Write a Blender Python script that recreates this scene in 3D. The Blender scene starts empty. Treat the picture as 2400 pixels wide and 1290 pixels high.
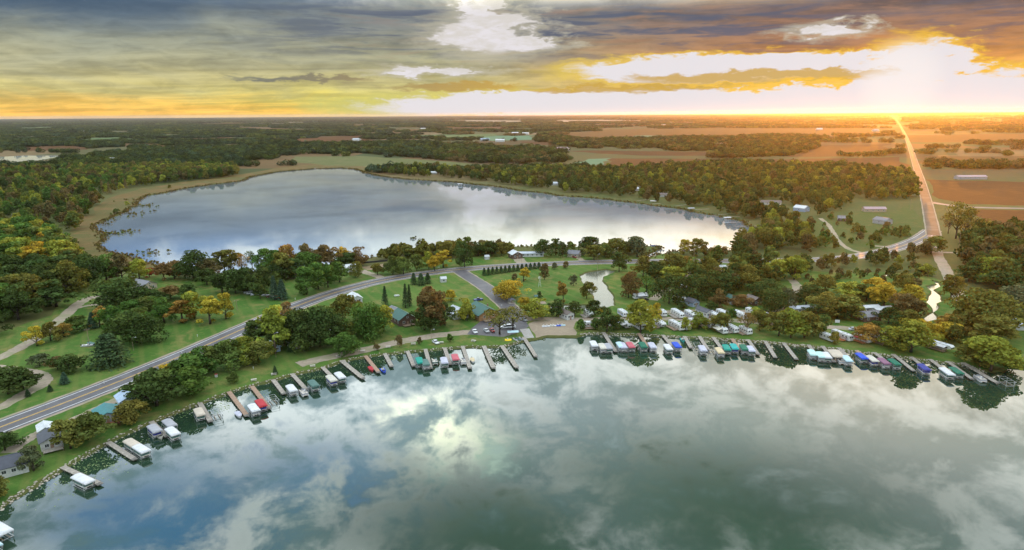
import bpy, math, random
import numpy as np
from mathutils import Vector, Matrix
from mathutils.geometry import delaunay_2d_cdt

random.seed(7)
R = math.radians
S = bpy.context.scene
COL = S.collection

# ------------------------------------------------------------------ camera
H = 105.0         # drone height (m)
K = H / 75.0
FPX = 1600.0      # focal length in photo pixels
PITCH, ROLL = R(13.29), R(-0.4)
cam = bpy.data.cameras.new('camera')
cam.lens, cam.sensor_width = 24.0, 36.0
cam.clip_start, cam.clip_end = 1.0, 200000.0
camo = bpy.data.objects.new('camera', cam); COL.objects.link(camo)
ROT = Matrix.Rotation(R(90) - PITCH, 3, 'X') @ Matrix.Rotation(ROLL, 3, 'Z')
camo.matrix_world = Matrix.Translation((0, 0, H)) @ ROT.to_4x4()
S.camera = camo

def ray(px, py):
    return (ROT @ Vector(((px - 1200) / FPX, -(py - 645) / FPX, -1.0))).normalized()

GZ = 0.7          # land surface above the water level
def G(px, py, z=GZ):
    """a point of the ground seen at that place of the photograph"""
    d = ray(px, py)
    t = (z - H) / min(d.z, -0.0012)
    return Vector((d.x * t, d.y * t, z))

def height_at(base, px, py):
    d = ray(px, py)
    t = math.hypot(base.x, base.y) / math.hypot(d.x, d.y)
    return H + d.z * t - base.z

def azel(px, py):
    d = ray(px, py)
    return math.atan2(d.x, d.y), math.asin(d.z)

# ------------------------------------------------------------------ world, sun, exposure
SUN_AZ, SUN_EL = azel(2105, 228)[0], R(2.2)
S.view_settings.view_transform = 'Standard'
S.view_settings.look = 'None'
S.view_settings.exposure = 0.0
S.view_settings.gamma = 1.0
S.render.engine = 'CYCLES'
S.cycles.use_denoising = True
S.cycles.max_bounces = 5; S.cycles.diffuse_bounces = 2; S.cycles.glossy_bounces = 3; S.cycles.transmission_bounces = 2
S.cycles.volume_bounces = 0
S.cycles.transparent_max_bounces = 12
S.cycles.sample_clamp_indirect = 6.0

sun = bpy.data.lights.new('sun', 'SUN')
sun.energy, sun.angle, sun.color = 4.0, R(0.6), (1.0, 0.33, 0.02)
suno = bpy.data.objects.new('sun', sun); COL.objects.link(suno)
sd = Vector((math.sin(SUN_AZ) * math.cos(SUN_EL), math.cos(SUN_AZ) * math.cos(SUN_EL), math.sin(SUN_EL)))
suno.rotation_euler = sd.to_track_quat('Z', 'Y').to_euler()

class NT:
    """small helper that writes node trees as expressions"""
    def __init__(s, tree): s.t = tree
    def node(s, typ, **kw):
        n = s.t.nodes.new(typ)
        for k, v in kw.items(): setattr(n, k, v)
        return n
    def put(s, sock, v):
        if isinstance(v, X): v = v.s
        if isinstance(v, bpy.types.NodeSocket): s.t.links.new(v, sock)
        else:
            if sock.type == 'RGBA' and len(v) == 3: v = (*v, 1)
            sock.default_value = v
    def math(s, op, *a, clamp=False):
        n = s.node('ShaderNodeMath', operation=op); n.use_clamp = clamp
        for i, v in enumerate(a): s.put(n.inputs[i], v)
        return X(s, n.outputs[0])
    def smooth(s, v, a, b, lo=0.0, hi=1.0):
        n = s.node('ShaderNodeMapRange', interpolation_type='SMOOTHSTEP')
        for i, w in enumerate((v, a, b, lo, hi)): s.put(n.inputs[i], w)
        return X(s, n.outputs[0])
    def mix(s, f, a, b, blend='MIX'):
        n = s.node('ShaderNodeMix', data_type='RGBA', blend_type=blend)
        s.put(n.inputs[0], f); s.put(n.inputs[6], a); s.put(n.inputs[7], b)
        return X(s, n.outputs[2])
    def ramp(s, v, stops, interp='LINEAR'):
        n = s.node('ShaderNodeValToRGB'); cr = n.color_ramp; cr.interpolation = interp
        while len(cr.elements) < len(stops): cr.elements.new(0.5)
        for e, (p, c) in zip(cr.elements, stops): e.position = p; e.color = (*c, 1)
        s.put(n.inputs[0], v)
        return X(s, n.outputs[0])
    def vec(s, x, y, z):
        n = s.node('ShaderNodeCombineXYZ')
        for i, v in enumerate((x, y, z)): s.put(n.inputs[i], v)
        return X(s, n.outputs[0])
    def noise(s, v, scale, detail=4, rough=0.55, dist=0.0):
        n = s.node('ShaderNodeTexNoise')
        s.put(n.inputs['Vector'], v); n.inputs['Scale'].default_value = scale
        n.inputs['Detail'].default_value = detail; n.inputs['Roughness'].default_value = rough
        n.inputs['Distortion'].default_value = dist
        return X(s, n.outputs[0])
    def vmath(s, op, *a):
        n = s.node('ShaderNodeVectorMath', operation=op)
        for i, v in enumerate(a):
            if op == 'SCALE' and i == 1: s.put(n.inputs[3], v)
            else: s.put(n.inputs[i], v)
        return X(s, n.outputs[0])

class X:
    def __init__(s, nt, sock): s.n, s.s = nt, sock
    def __add__(s, o): return s.n.math('ADD', s, o)
    __radd__ = __add__
    def __sub__(s, o): return s.n.math('SUBTRACT', s, o)
    def __rsub__(s, o): return s.n.math('SUBTRACT', o, s)
    def __mul__(s, o): return s.n.math('MULTIPLY', s, o)
    __rmul__ = __mul__
    def __truediv__(s, o): return s.n.math('DIVIDE', s, o)
    def __rtruediv__(s, o): return s.n.math('DIVIDE', o, s)
    def max(s, o): return s.n.math('MAXIMUM', s, o)
    def min(s, o): return s.n.math('MINIMUM', s, o)

def build_world():
    w = bpy.data.worlds.new('World'); S.world = w; w.use_nodes = True
    w.node_tree.nodes.clear(); n = NT(w.node_tree)
    tc = n.node('ShaderNodeTexCoord')
    sep = n.node('ShaderNodeSeparateXYZ'); n.put(sep.inputs[0], tc.outputs['Generated'])
    x, y, z = (X(n, o) for o in sep.outputs)
    el = n.math('ARCSINE', z.min(0.9999).max(-0.9999))
    az = n.math('ARCTAN2', x, y)
    k = 1.0 / (z.max(0.0) + 0.05)
    AE = n.vec(az, el, 0.0)
    PL = n.vmath('SCALE', n.vec(x, y, 0.0), k)                 # the cloud layer, seen in perspective
    def vs(v, s, o=(0, 0, 0)): return n.vmath('MULTIPLY_ADD', v, s, o)
    streak = n.noise(vs(PL, (.30, .8, 1), (0, 0, 3.1)), 1.0, 5, 0.6, 0.6)
    puff = n.noise(vs(tc.outputs['Generated'], (1, 1, 1.9), (4.0, 1.0, 0)), 12.5, 7, 0.66, 0.3)
    rag = n.noise(vs(tc.outputs['Generated'], (1, 1, 3.0)), 46.0, 4, 0.6, 0.3)
    fine = n.noise(vs(AE, (1, 5.0, 1), (0, 0, .3)), 6.0, 5, 0.6, 0.8)      # flat shreds of cloud low down
    fine2 = n.noise(vs(AE, (1, 4.0, 1), (5.0, 0, 1.7)), 22.0, 5, 0.62, 0.6)
    # angle from the sun along the horizon
    da = n.math('ARCCOSINE', n.math('COSINE', az - SUN_AZ))
    near = n.smooth(da, 0.95, 0.25)
    t = ((el + (fine - 0.5) * 0.05) / 0.35).max(0.0)
    left = n.ramp(t, [(0, (.98, .56, .11)), (.03, (.90, .58, .14)), (.09, (.62, .54, .22)), (.17, (.46, .44, .27)), (.27, (.32, .34, .27)),
                      (.36, (.185, .23, .245)), (.45, (.070, .118, .19)), (.75, (.20, .30, .42)), (1, (.32, .42, .52))])
    mid = n.ramp(t, [(0, (.90, .62, .10)), (.05, (.72, .66, .12)), (.12, (.55, .49, .22)), (.22, (.36, .35, .23)), (.32, (.225, .235, .215)),
                     (.42, (.165, .185, .20)), (.6, (.22, .25, .26)), (1, (.36, .40, .42))])
    right = n.ramp(t, [(0, (1.0, .70, .20)), (.08, (1.0, .58, .13)), (.18, (.70, .31, .085)), (.27, (.38, .195, .105)), (.36, (.205, .15, .135)),
                       (.45, (.15, .13, .155)), (.6, (.20, .19, .21)), (1, (.34, .35, .37))])
    base = n.mix(n.smooth(da, 0.10, 0.62), right, mid)
    base = n.mix(n.smooth(da, 0.55, 1.05), base, left)
    # light and dark in the clouds, finer and stronger towards the sun
    md = streak * 0.6 + fine2 * 0.4
    mod = n.smooth(md, 0.34, 0.66, 0.74, 1.26)
    base = n.mix(1.0, base, n.vec(mod, mod, mod), 'MULTIPLY')
    rp = n.noise(vs(AE, (1, 11.0, 1), (0, 0, 9.0)), 9.0, 5, 0.6, 0.5)
    up = n.smooth(el, 0.04, 0.09)
    base = n.mix(n.smooth(rp, 0.52, 0.66) * near * up * 0.45, base, (.46, .25, .15))
    base = n.mix(n.smooth(rp, 0.53, 0.40) * n.smooth(da, -0.15, 0.22) * n.smooth(da, 1.0, 0.6) * n.smooth(el, 0.05, 0.11) * 0.8, base, (.10, .125, .19))
    base = n.mix(n.smooth(el + (fine - 0.5) * 0.06, 0.085, 0.145) * n.smooth(da, 0.70, 1.15) * 0.75, base, (.055, .105, .185))
    # openings where the bright sky behind shows
    WV = n.vmath('ADD', AE, n.vec((fine - 0.5) * 0.16 + (rag - 0.5) * 0.10, (fine2 - 0.5) * 0.022 + (fine - 0.5) * 0.020 + (rag - 0.5) * 0.016, 0.0))
    def blob(cx, cy, a, b):
        a0, e0 = azel(cx, cy); sc = max(math.cos(a0) ** 2, 0.7)
        s = (FPX / a / sc, FPX / b, 1.0)
        v = n.vmath('MULTIPLY_ADD', WV, s, (-a0 * s[0], -e0 * s[1], 0.0))
        ln = n.node('ShaderNodeVectorMath', operation='LENGTH'); n.put(ln.inputs[0], v)
        return X(n, ln.outputs['Value'])
    def union(bs):
        r = bs[0]
        for b in bs[1:]: r = r.min(b)
        return r
    low = union([blob(1680, 243, 900, 34), blob(1720, 160, 400, 32), blob(2140, 205, 165, 92), blob(2330, 243, 330, 60), blob(1400, 228, 420, 22)])
    high = union([blob(1145, 78, 115, 46), blob(1135, 12, 55, 36), blob(1240, 98, 80, 20), blob(1955, 70, 75, 14), blob(1020, 168, 130, 9)])
    bars = union([blob(1760, 182, 330, 13), blob(1470, 207, 260, 10), blob(1080, 202, 180, 12), blob(700, 188, 190, 9)])
    white = (.80, .765, .79)
    rim = n.mix(n.smooth(da, 0.1, 0.8), (.92, .56, .05), (.62, .60, .19))
    wisp = (rag - 0.5) * 0.5 + (fine2 - 0.5) * 0.6
    low, high = low + wisp * 0.55, high + wisp
    wh = n.mix(n.smooth(rag * 0.5 + fine2 * 0.5, 0.40, 0.60), (.70, .66, .62), white)
    base = n.mix(n.smooth(low, 1.30, 0.95) * 0.85, base, rim)
    base = n.mix(n.smooth(low, 1.02, 0.80), base, white)
    base = n.mix(n.smooth(high, 1.7, 1.0) * 0.6, base, (.56, .52, .40))
    base = n.mix(n.smooth(high, 1.06, 0.72), base, wh)
    barc = n.mix(n.smooth(da, 0.45, 0.9), (.60, .38, .08), (.16, .18, .17))
    base = n.mix(n.smooth(bars + wisp * 0.8, 1.1, 0.5) * 0.9, base, barc)
    # glow round the sun
    dn = n.node('ShaderNodeVectorMath', operation='DOT_PRODUCT'); n.put(dn.inputs[0], tc.outputs['Generated']); dn.inputs[1].default_value = tuple(sd)
    glow = n.smooth(X(n, dn.outputs['Value']), math.cos(R(3.2)), 1.0)
    base = n.mix(glow * 0.5, base, (.96, .92, .88))
    # higher sky, known from the lake's mirror: broken bright cloud with blue gaps, lighter towards the zenith
    sky = n.node('ShaderNodeTexSky', sky_type='NISHITA'); sky.sun_disc = False
    sky.sun_elevation = SUN_EL + R(3); sky.sun_rotation = SUN_AZ; sky.altitude = 300
    UV = n.vmath('ADD', AE, n.vec((streak - 0.5) * 0.4 + (puff - 0.5) * 0.3, (puff - 0.5) * 0.26, 0.0))
    def ublob(cx, cy, sa, se):                                # a part of the sky, as the lake mirrors it at (cx, cy)
        d = ray(cx, cy); a, e = math.atan2(d.x, d.y), -math.asin(d.z)
        s = (1 / R(sa), 1 / R(se), 1.0)
        ln = n.node('ShaderNodeVectorMath', operation='LENGTH'); n.put(ln.inputs[0], n.vmath('MULTIPLY_ADD', UV, s, (-a * s[0], -e * s[1], 0.0)))
        return n.smooth(X(n, ln.outputs['Value']), 1.9, 0.0)
    hi_m = n.smooth(puff * 0.85 + streak * 0.15, 0.43, 0.61)
    cloud = n.mix(hi_m, (.12, .16, .185), (1.06, 1.06, 1.04))
    skyc = n.mix(1.0, sky.outputs[0], (1.4, 1.4, 1.4), 'MULTIPLY')
    cloud = n.mix(0.12, cloud, skyc)
    cloud = n.mix((ublob(430, 1200, 6.5, 3.2) * 0.9).max(ublob(760, 1105, 6, 1.8) * 0.5).max(ublob(330, 560, 17, 3.4) * 0.9), cloud, (.085, .27, .70))
    cloud = n.mix(ublob(1760, 1215, 17, 6.0).max(ublob(1180, 1260, 12, 4.0)) * 0.94, cloud, (.06, .085, .07))
    cloud = n.mix(ublob(1080, 520, 11, 3.0) * 0.6, cloud, (.80, .72, .46))
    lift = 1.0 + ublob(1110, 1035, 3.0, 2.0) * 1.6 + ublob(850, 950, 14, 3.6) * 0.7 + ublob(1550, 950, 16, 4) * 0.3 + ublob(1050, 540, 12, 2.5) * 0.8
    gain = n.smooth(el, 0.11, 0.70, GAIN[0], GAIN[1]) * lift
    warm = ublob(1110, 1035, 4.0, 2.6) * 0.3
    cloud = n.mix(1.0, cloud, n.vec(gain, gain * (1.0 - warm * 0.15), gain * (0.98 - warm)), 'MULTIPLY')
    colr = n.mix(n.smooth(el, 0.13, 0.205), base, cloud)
    colr = n.mix(1.0, colr, (10, 10, 10), 'MULTIPLY')
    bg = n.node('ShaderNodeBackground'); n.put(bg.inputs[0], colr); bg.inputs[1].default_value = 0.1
    out = n.node('ShaderNodeOutputWorld'); w.node_tree.links.new(bg.outputs[0], out.inputs[0])
    w.cycles.sampling_method = 'MANUAL'; w.cycles.sample_map_resolution = 1024
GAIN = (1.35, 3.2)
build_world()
# ------------------------------------------------------------------ materials
MATS = {}
def new_mat(name):
    m = bpy.data.materials.new(name); m.use_nodes = True; m.node_tree.nodes.clear()
    n = NT(m.node_tree)
    return m, n
def finish(m, n, shader):
    out = n.node('ShaderNodeOutputMaterial'); m.node_tree.links.new(shader, out.inputs[0]); return m

def pm(name, c, c2=None, scale=1.0, rough=0.8, spec=0.3, metal=0.0, bump=0.0, detail=5, c3=None, scale3=0.05):
    """painted / natural surface: two tones mixed by noise, a third in large patches"""
    if name in MATS: return MATS[name]
    m, n = new_mat(name)
    tc = n.node('ShaderNodeTexCoord'); v = tc.outputs['Object']
    c2 = c2 or tuple(x * 0.78 for x in c)
    nz = n.noise(v, scale, detail, 0.6)
    colr = n.mix(n.smooth(nz, 0.32, 0.68), c, c2)
    if c3: colr = n.mix(n.smooth(n.noise(v, scale3, 5, 0.6, 0.5), 0.46, 0.66), colr, c3)
    p = n.node('ShaderNodeBsdfPrincipled')
    n.put(p.inputs['Base Color'], colr); p.inputs['Roughness'].default_value = rough
    p.inputs['Metallic'].default_value = metal; p.inputs['Specular IOR Level'].default_value = spec
    if bump:
        b = n.node('ShaderNodeBump'); b.inputs['Strength'].default_value = bump; n.put(b.inputs['Height'], nz)
        m.node_tree.links.new(b.outputs[0], p.inputs['Normal'])
    MATS[name] = finish(m, n, p.outputs[0]); return MATS[name]

def ground_mat(name, tones, s1=0.02, s2=0.25, rows=None, angle=0.0):
    """grass or crop land: tones = (main, second, dry patch, speck); rows adds faint tramlines of that spacing"""
    m, n = new_mat(name)
    tc = n.node('ShaderNodeTexCoord'); v = tc.outputs['Object']
    a, b, d, e = tones
    colr = n.mix(n.smooth(n.noise(v, s1, 6, 0.6, 0.7), 0.36, 0.62), a, b)
    colr = n.mix(n.smooth(n.noise(v, s1 * 2.7, 5, 0.65, 1.0), 0.50, 0.66) * 0.9, colr, d)
    colr = n.mix(n.smooth(n.noise(v, s1 * 8, 4, 0.6, 1.5), 0.56, 0.68) * 0.55, colr, d)
    colr = n.mix(n.smooth(n.noise(v, s2 * 6, 4, 0.7), 0.45, 0.75) * 0.55, colr, e)
    colr = n.mix(n.smooth(n.noise(v, s2, 5, 0.7), 0.4, 0.7) * 0.35, colr, e)
    if rows:
        sp = n.node('ShaderNodeSeparateXYZ'); n.put(sp.inputs[0], v)
        x, y = X(n, sp.outputs[0]), X(n, sp.outputs[1])
        u = (x * math.cos(angle) + y * math.sin(angle)) * (6.283 / rows) + n.noise(v, 0.05, 2) * 1.5
        colr = n.mix(n.smooth(n.math('SINE', u), 0.3, 1.0) * 0.25, colr, d)
    p = n.node('ShaderNodeBsdfPrincipled'); n.put(p.inputs['Base Color'], colr)
    p.inputs['Roughness'].default_value = 0.95; p.inputs['Specular IOR Level'].default_value = 0.08
    bp = n.node('ShaderNodeBump'); bp.inputs['Strength'].default_value = 0.5; bp.inputs['Distance'].default_value = 0.3
    n.put(bp.inputs['Height'], n.noise(v, 1.3, 4, 0.7)); m.node_tree.links.new(bp.outputs[0], p.inputs['Normal'])
    return finish(m, n, p.outputs[0])

def water_mat(name, body, ior=1.9, rough=0.035, ripple=0.02):
    m, n = new_mat(name)
    tc = n.node('ShaderNodeTexCoord'); v = tc.outputs['Object']
    dif = n.node('ShaderNodeBsdfDiffuse')
    n.put(dif.inputs[0], n.mix(n.smooth(n.noise(v, 0.012, 5, 0.6, 0.5), 0.35, 0.65), body, tuple(c * 0.7 for c in body)))
    gl = n.node('ShaderNodeBsdfGlossy'); gl.inputs['Color'].default_value = (.97, .99, 1, 1)
    # breeze: some patches slightly rougher than others
    n.put(gl.inputs['Roughness'], n.smooth(n.noise(v, 0.009, 4, 0.6, 0.8), 0.42, 0.62, rough, rough * 2.6))
    bp = n.node('ShaderNodeBump'); bp.inputs['Strength'].default_value = ripple; bp.inputs['Distance'].default_value = 0.2
    n.put(bp.inputs['Height'], n.noise(v, 0.9, 3, 0.6) + n.noise(v, 0.15, 2, 0.5)); m.node_tree.links.new(bp.outputs[0], gl.inputs['Normal'])
    fr = n.node('ShaderNodeFresnel'); fr.inputs[0].default_value = ior
    mx = n.node('ShaderNodeMixShader'); m.node_tree.links.new(fr.outputs[0], mx.inputs[0])
    m.node_tree.links.new(dif.outputs[0], mx.inputs[1]); m.node_tree.links.new(gl.outputs[0], mx.inputs[2])
    return finish(m, n, mx.outputs[0])

def leaf_mat(name, trans=0.3):
    m, n = new_mat(name)
    at = n.node('ShaderNodeAttribute', attribute_type='INSTANCER', attribute_name='tint')
    lv = n.node('ShaderNodeAttribute', attribute_type='GEOMETRY', attribute_name='leafvar')
    sp = n.node('ShaderNodeSeparateColor'); m.node_tree.links.new(lv.outputs['Color'], sp.inputs[0])
    br, hue = X(n, sp.outputs[0]), X(n, sp.outputs[1])
    k = n.smooth(br, 0.0, 1.0, 0.5, 1.75)
    colr = n.mix(1.0, at.outputs['Color'], n.vec(k, k, k), 'MULTIPLY')
    warm = n.mix(1.0, colr, (1.55, 1.12, 0.75), 'MULTIPLY')
    colr = n.mix(hue * 0.45, colr, warm)
    d = n.node('ShaderNodeBsdfDiffuse'); n.put(d.inputs[0], colr)
    t = n.node('ShaderNodeBsdfTranslucent'); n.put(t.inputs[0], n.mix(1.0, colr, (1.3, 1.15, .6), 'MULTIPLY'))
    mx = n.node('ShaderNodeMixShader'); mx.inputs[0].default_value = trans
    m.node_tree.links.new(d.outputs[0], mx.inputs[1]); m.node_tree.links.new(t.outputs[0], mx.inputs[2])
    return finish(m, n, mx.outputs[0])

# ------------------------------------------------------------------ mesh helpers
class MB:
    def __init__(s): s.v, s.f = [], []
    def add(s, vs, fs):
        o = len(s.v); s.v += [tuple(p) for p in vs]; s.f += [tuple(i + o for i in q) for q in fs]; return s
    def box(s, c, d, rz=0.0, taper=1.0):
        x, y, z = (q / 2 for q in d); cs, sn = math.cos(rz), math.sin(rz); vs = []
        for k, sz in ((1.0, -1), (taper, 1)):
            for sx, sy in ((-1, -1), (1, -1), (1, 1), (-1, 1)):
                a, b = sx * x * k, sy * y * k
                vs.append((c[0] + a * cs - b * sn, c[1] + a * sn + b * cs, c[2] + sz * z))
        return s.add(vs, [(3, 2, 1, 0), (4, 5, 6, 7), (0, 1, 5, 4), (1, 2, 6, 5), (2, 3, 7, 6), (3, 0, 4, 7)])
    def tube(s, p, q, r0, r1=None, n=6):
        p, q = Vector(p), Vector(q); r1 = r0 if r1 is None else r1
        d = (q - p).normalized(); u = d.orthogonal().normalized(); w = d.cross(u); vs = []
        for c, r in ((p, r0), (q, r1)):
            for i in range(n):
                a = 2 * math.pi * i / n; vs.append(c + (u * math.cos(a) + w * math.sin(a)) * r)
        return s.add(vs, [(i, (i + 1) % n, n + (i + 1) % n, n + i) for i in range(n)] + [tuple(range(n - 1, -1, -1)), tuple(range(n, 2 * n))])
    def extrude(s, prof, axis, a, b, shrink=0.0):
        """closed 2-D profile (u, z) swept along 'x' or 'y' from a to b"""
        n = len(prof); vs = []
        for t in (a, b):
            for u, z in prof: vs.append((t, u, z) if axis == 'x' else (u, t, z))
        fs = [(i, (i + 1) % n, n + (i + 1) % n, n + i) for i in range(n)] + [tuple(range(n - 1, -1, -1)), tuple(range(n, 2 * n))]
        return s.add(vs, fs)
    def grid(s, fn, nu, nv):
        vs = [fn(i / nu, j / nv) for i in range(nu + 1) for j in range(nv + 1)]
        return s.add(vs, [(i * (nv + 1) + j, (i + 1) * (nv + 1) + j, (i + 1) * (nv + 1) + j + 1, i * (nv + 1) + j + 1) for i in range(nu) for j in range(nv)])
    def mesh(s, name, mat, smooth=False):
        me = bpy.data.meshes.new(name); me.from_pydata(s.v, [], s.f); me.validate(); me.update()
        if mat: me.materials.append(mat)
        if smooth: me.polygons.foreach_set('use_smooth', [True] * len(me.polygons))
        return me

CACHE = {}
def cached(key, fn):
    if key not in CACHE: CACHE[key] = fn()
    return CACHE[key]
def obj(name, me, parent=None, loc=(0, 0, 0), rz=0.0, kind=None, label=None, cat=None, group=None):
    o = bpy.data.objects.new(name, me); COL.objects.link(o)
    o.location = loc; o.rotation_euler = (0, 0, rz)
    if parent is not None: o.parent = parent
    if kind: o['kind'] = kind
    if label: o['label'] = label
    if cat: o['category'] = cat
    if group: o['group'] = group
    return o
def thing(name, label, cat, loc, rz=0.0, group=None):
    return obj(name, None, None, loc, rz, None, label, cat, group)
ORD = 'first second third fourth fifth sixth seventh eighth ninth tenth eleventh twelfth thirteenth fourteenth fifteenth sixteenth seventeenth eighteenth nineteenth twentieth twenty-first twenty-second twenty-third twenty-fourth'.split()

# ------------------------------------------------------------------ the land: one triangulation, cut into its zones
def jit(pts, amp=0.06, step=4, seed=1, close=True):
    """pixel outline -> ground outline with an uneven edge"""
    rnd = random.Random(seed); P = [G(*p).to_2d() if len(p) == 2 else Vector(p[:2]) for p in pts]; out = []
    for i in range(len(P) - (0 if close else 1)):
        a, b = P[i], P[(i + 1) % len(P)]; d = b - a; L = d.length; nrm = Vector((-d.y, d.x))
        out.append(a)
        for k in range(1, step):
            out.append(a + d * (k / step) + nrm * rnd.uniform(-amp, amp) * (1.0 / step) * 2)
    if not close: out.append(P[-1])
    return out
def inside(p, poly):
    c = False; x, y = p[0], p[1]; j = len(poly) - 1
    for i in range(len(poly)):
        a, b = poly[i], poly[j]
        if (a[1] > y) != (b[1] > y) and x < (b[0] - a[0]) * (y - a[1]) / (b[1] - a[1]) + a[0]: c = not c
        j = i
    return c

SHORE = [(-40, 1216), (10, 1178), (60, 1147), (130, 1107), (160, 1088), (200, 1064), (255, 1034), (300, 1012), (350, 989), (400, 969), (462, 947), (535, 919), (590, 903), (645, 888),
         (690, 876), (757, 861), (800, 846), (857, 835), (903, 829), (957, 824), (1000, 820), (1043, 816), (1090, 812), (1135, 812), (1180, 811), (1208, 803), (1228, 797), (1254, 794),
         (1280, 787), (1320, 787), (1350, 788), (1372, 781), (1415, 781), (1460, 783), (1498, 784), (1554, 787), (1605, 790), (1640, 791), (1672, 793), (1717, 796), (1754, 798), (1794, 801), (1837, 805),
         (1896, 811), (1929, 814), (1967, 818), (2008, 825), (2050, 829), (2094, 834), (2136, 840), (2180, 846), (2222, 850), (2258, 853), (2300, 868), (2335, 868), (2362, 858), (2400, 862), (2450, 868), (2560, 880)]
shore_g = jit(SHORE, 0.12, 4, 3, close=False)
FRONT = list(shore_g) + [Vector((600, 170)), Vector((980, -60)), Vector((980, -900)), Vector((-800, -900)), Vector((-600, -20)), Vector((-310, 80))]
FARLAKE = jit([(335, 612), (300, 598), (262, 592), (234, 582), (228, 572), (244, 562), (240, 548), (222, 538), (218, 527), (245, 515), (275, 505), (298, 492), (318, 480), (322, 468), (345, 458), (395, 450), (455, 438), (520, 430), (560, 425), (600, 412),
               (660, 402), (740, 395.5), (800, 394), (832, 396), (850, 402), (880, 411), (960, 421), (1060, 426), (1150, 436), (1250, 450), (1330, 460), (1430, 468), (1500, 477), (1600, 490), (1680, 505), (1745, 520), (1772, 542),
               (1745, 553), (1738, 575), (1722, 586), (1690, 588), (1640, 588), (1580, 590), (1545, 597), (1520, 604), (1506, 603), (1512, 596), (1540, 584), (1545, 578), (1520, 577), (1440, 583), (1330, 578), (1250, 577), (1120, 580), (1000, 584), (930, 592),
               (860, 606), (780, 622), (640, 634), (520, 640), (440, 640), (390, 628)], 0.08, 3, 5)
CREEK = jit([(1448, 634), (1420, 630), (1380, 636), (1357, 644), (1360, 655), (1375, 675), (1390, 700), (1402, 713), (1330, 712), (1285, 716), (1283, 723), (1340, 726), (1410, 722), (1445, 716), (1440, 700), (1434, 684), (1418, 662), (1416, 648), (1436, 640)], 0.1, 3, 6)
SCREEK = jit([(2182, 656), (2201, 660), (2206, 690), (2211, 705), (2200, 725), (2200, 748), (2166, 766), (2174, 735), (2182, 720), (2173, 700), (2180, 680)], 0.15, 3, 7)
POND = jit([(-140, 372), (0, 367), (60, 364), (135, 364), (142, 368), (110, 373), (70, 382), (40, 386), (0, 380), (-140, 384)], 0.08, 2, 8)
SLOUGH = jit([(2068, 642), (2088, 640), (2100, 645), (2078, 648)], 0.1, 2, 9)
LAKES = [FRONT, FARLAKE, CREEK, SCREEK, POND, SLOUGH]

M_LAWN = ground_mat('mown_grass', ((.054, .122, .020), (.095, .155, .032), (.175, .165, .052), (.034, .080, .016)), 0.024, 0.3, 8.0, 0.5)
def plain_mat():
    """open country: rough meadow near by, a patchwork of small fields farther out"""
    m, n = new_mat('open_country'); tc = n.node('ShaderNodeTexCoord'); v = tc.outputs['Object']
    rough = n.mix(n.smooth(n.noise(v, 0.012, 6, 0.6, 0.7), 0.36, 0.62), (.075, .092, .028), (.105, .100, .036))
    rough = n.mix(n.smooth(n.noise(v, 0.3, 5, 0.7), 0.45, 0.75) * 0.6, rough, (.045, .060, .020))
    vo = n.node('ShaderNodeTexVoronoi', distance='MANHATTAN'); n.put(vo.inputs['Vector'], n.vmath('MULTIPLY', v, (0.0030, 0.0016, 1.0))); vo.inputs['Scale'].default_value = 1.0; vo.inputs['Randomness'].default_value = 0.8
    sp = n.node('ShaderNodeSeparateColor'); m.node_tree.links.new(vo.outputs['Color'], sp.inputs[0])
    patch = n.ramp(X(n, sp.outputs[0]), [(0, (.050, .064, .022)), (.2, (.085, .080, .030)), (.38, (.125, .074, .030)), (.55, (.066, .084, .030)), (.72, (.165, .112, .052)), (.86, (.092, .058, .026)), (1, (.056, .064, .024))], 'CONSTANT')
    patch = n.mix(n.smooth(n.noise(v, 0.02, 5, 0.65), 0.4, 0.7) * 0.4, patch, (.075, .075, .032))
    sy = n.node('ShaderNodeSeparateXYZ'); n.put(sy.inputs[0], v)
    colr = n.mix(n.smooth(X(n, sy.outputs[1]), 900.0, 1300.0), rough, patch)
    p = n.node('ShaderNodeBsdfPrincipled'); n.put(p.inputs['Base Color'], colr); p.inputs['Roughness'].default_value = 0.95; p.inputs['Specular IOR Level'].default_value = 0.08
    return finish(m, n, p.outputs[0])
M_MEADOW = plain_mat()
M_MARSH = ground_mat('marsh_sedge', ((.150, .095, .035), (.105, .095, .032), (.180, .105, .045), (.070, .075, .025)), 0.015, 0.15)
M_CORN = ground_mat('ripe_corn', ((.095, .040, .011), (.083, .036, .010), (.115, .052, .015), (.066, .029, .008)), 0.008, 0.1, 14.0, 0.4)
M_STUB = ground_mat('stubble', ((.105, .058, .018), (.092, .052, .016), (.128, .074, .025), (.075, .043, .014)), 0.006, 0.06, 30.0, 1.2)
M_HAY = ground_mat('hay_green', ((.085, .135, .050), (.075, .120, .045), (.130, .150, .060), (.060, .100, .040)), 0.006, 0.06, 24.0, 0.9)
M_MINT = ground_mat('young_crop', ((.095, .185, .105), (.085, .165, .095), (.130, .190, .110), (.075, .150, .085)), 0.008, 0.06, 20.0, 0.2)
M_PALE = ground_mat('pale_field', ((.300, .235, .165), (.270, .215, .150), (.330, .265, .185), (.240, .190, .130)), 0.004, 0.05)
M_SAND = ground_mat('beach_sand', ((.300, .240, .175), (.265, .210, .155), (.330, .270, .200), (.225, .180, .130)), 0.08, 0.8)
M_DIRT = ground_mat('dry_dirt', ((.260, .190, .120), (.230, .170, .105), (.200, .160, .080), (.180, .140, .080)), 0.1, 0.8)

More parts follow.
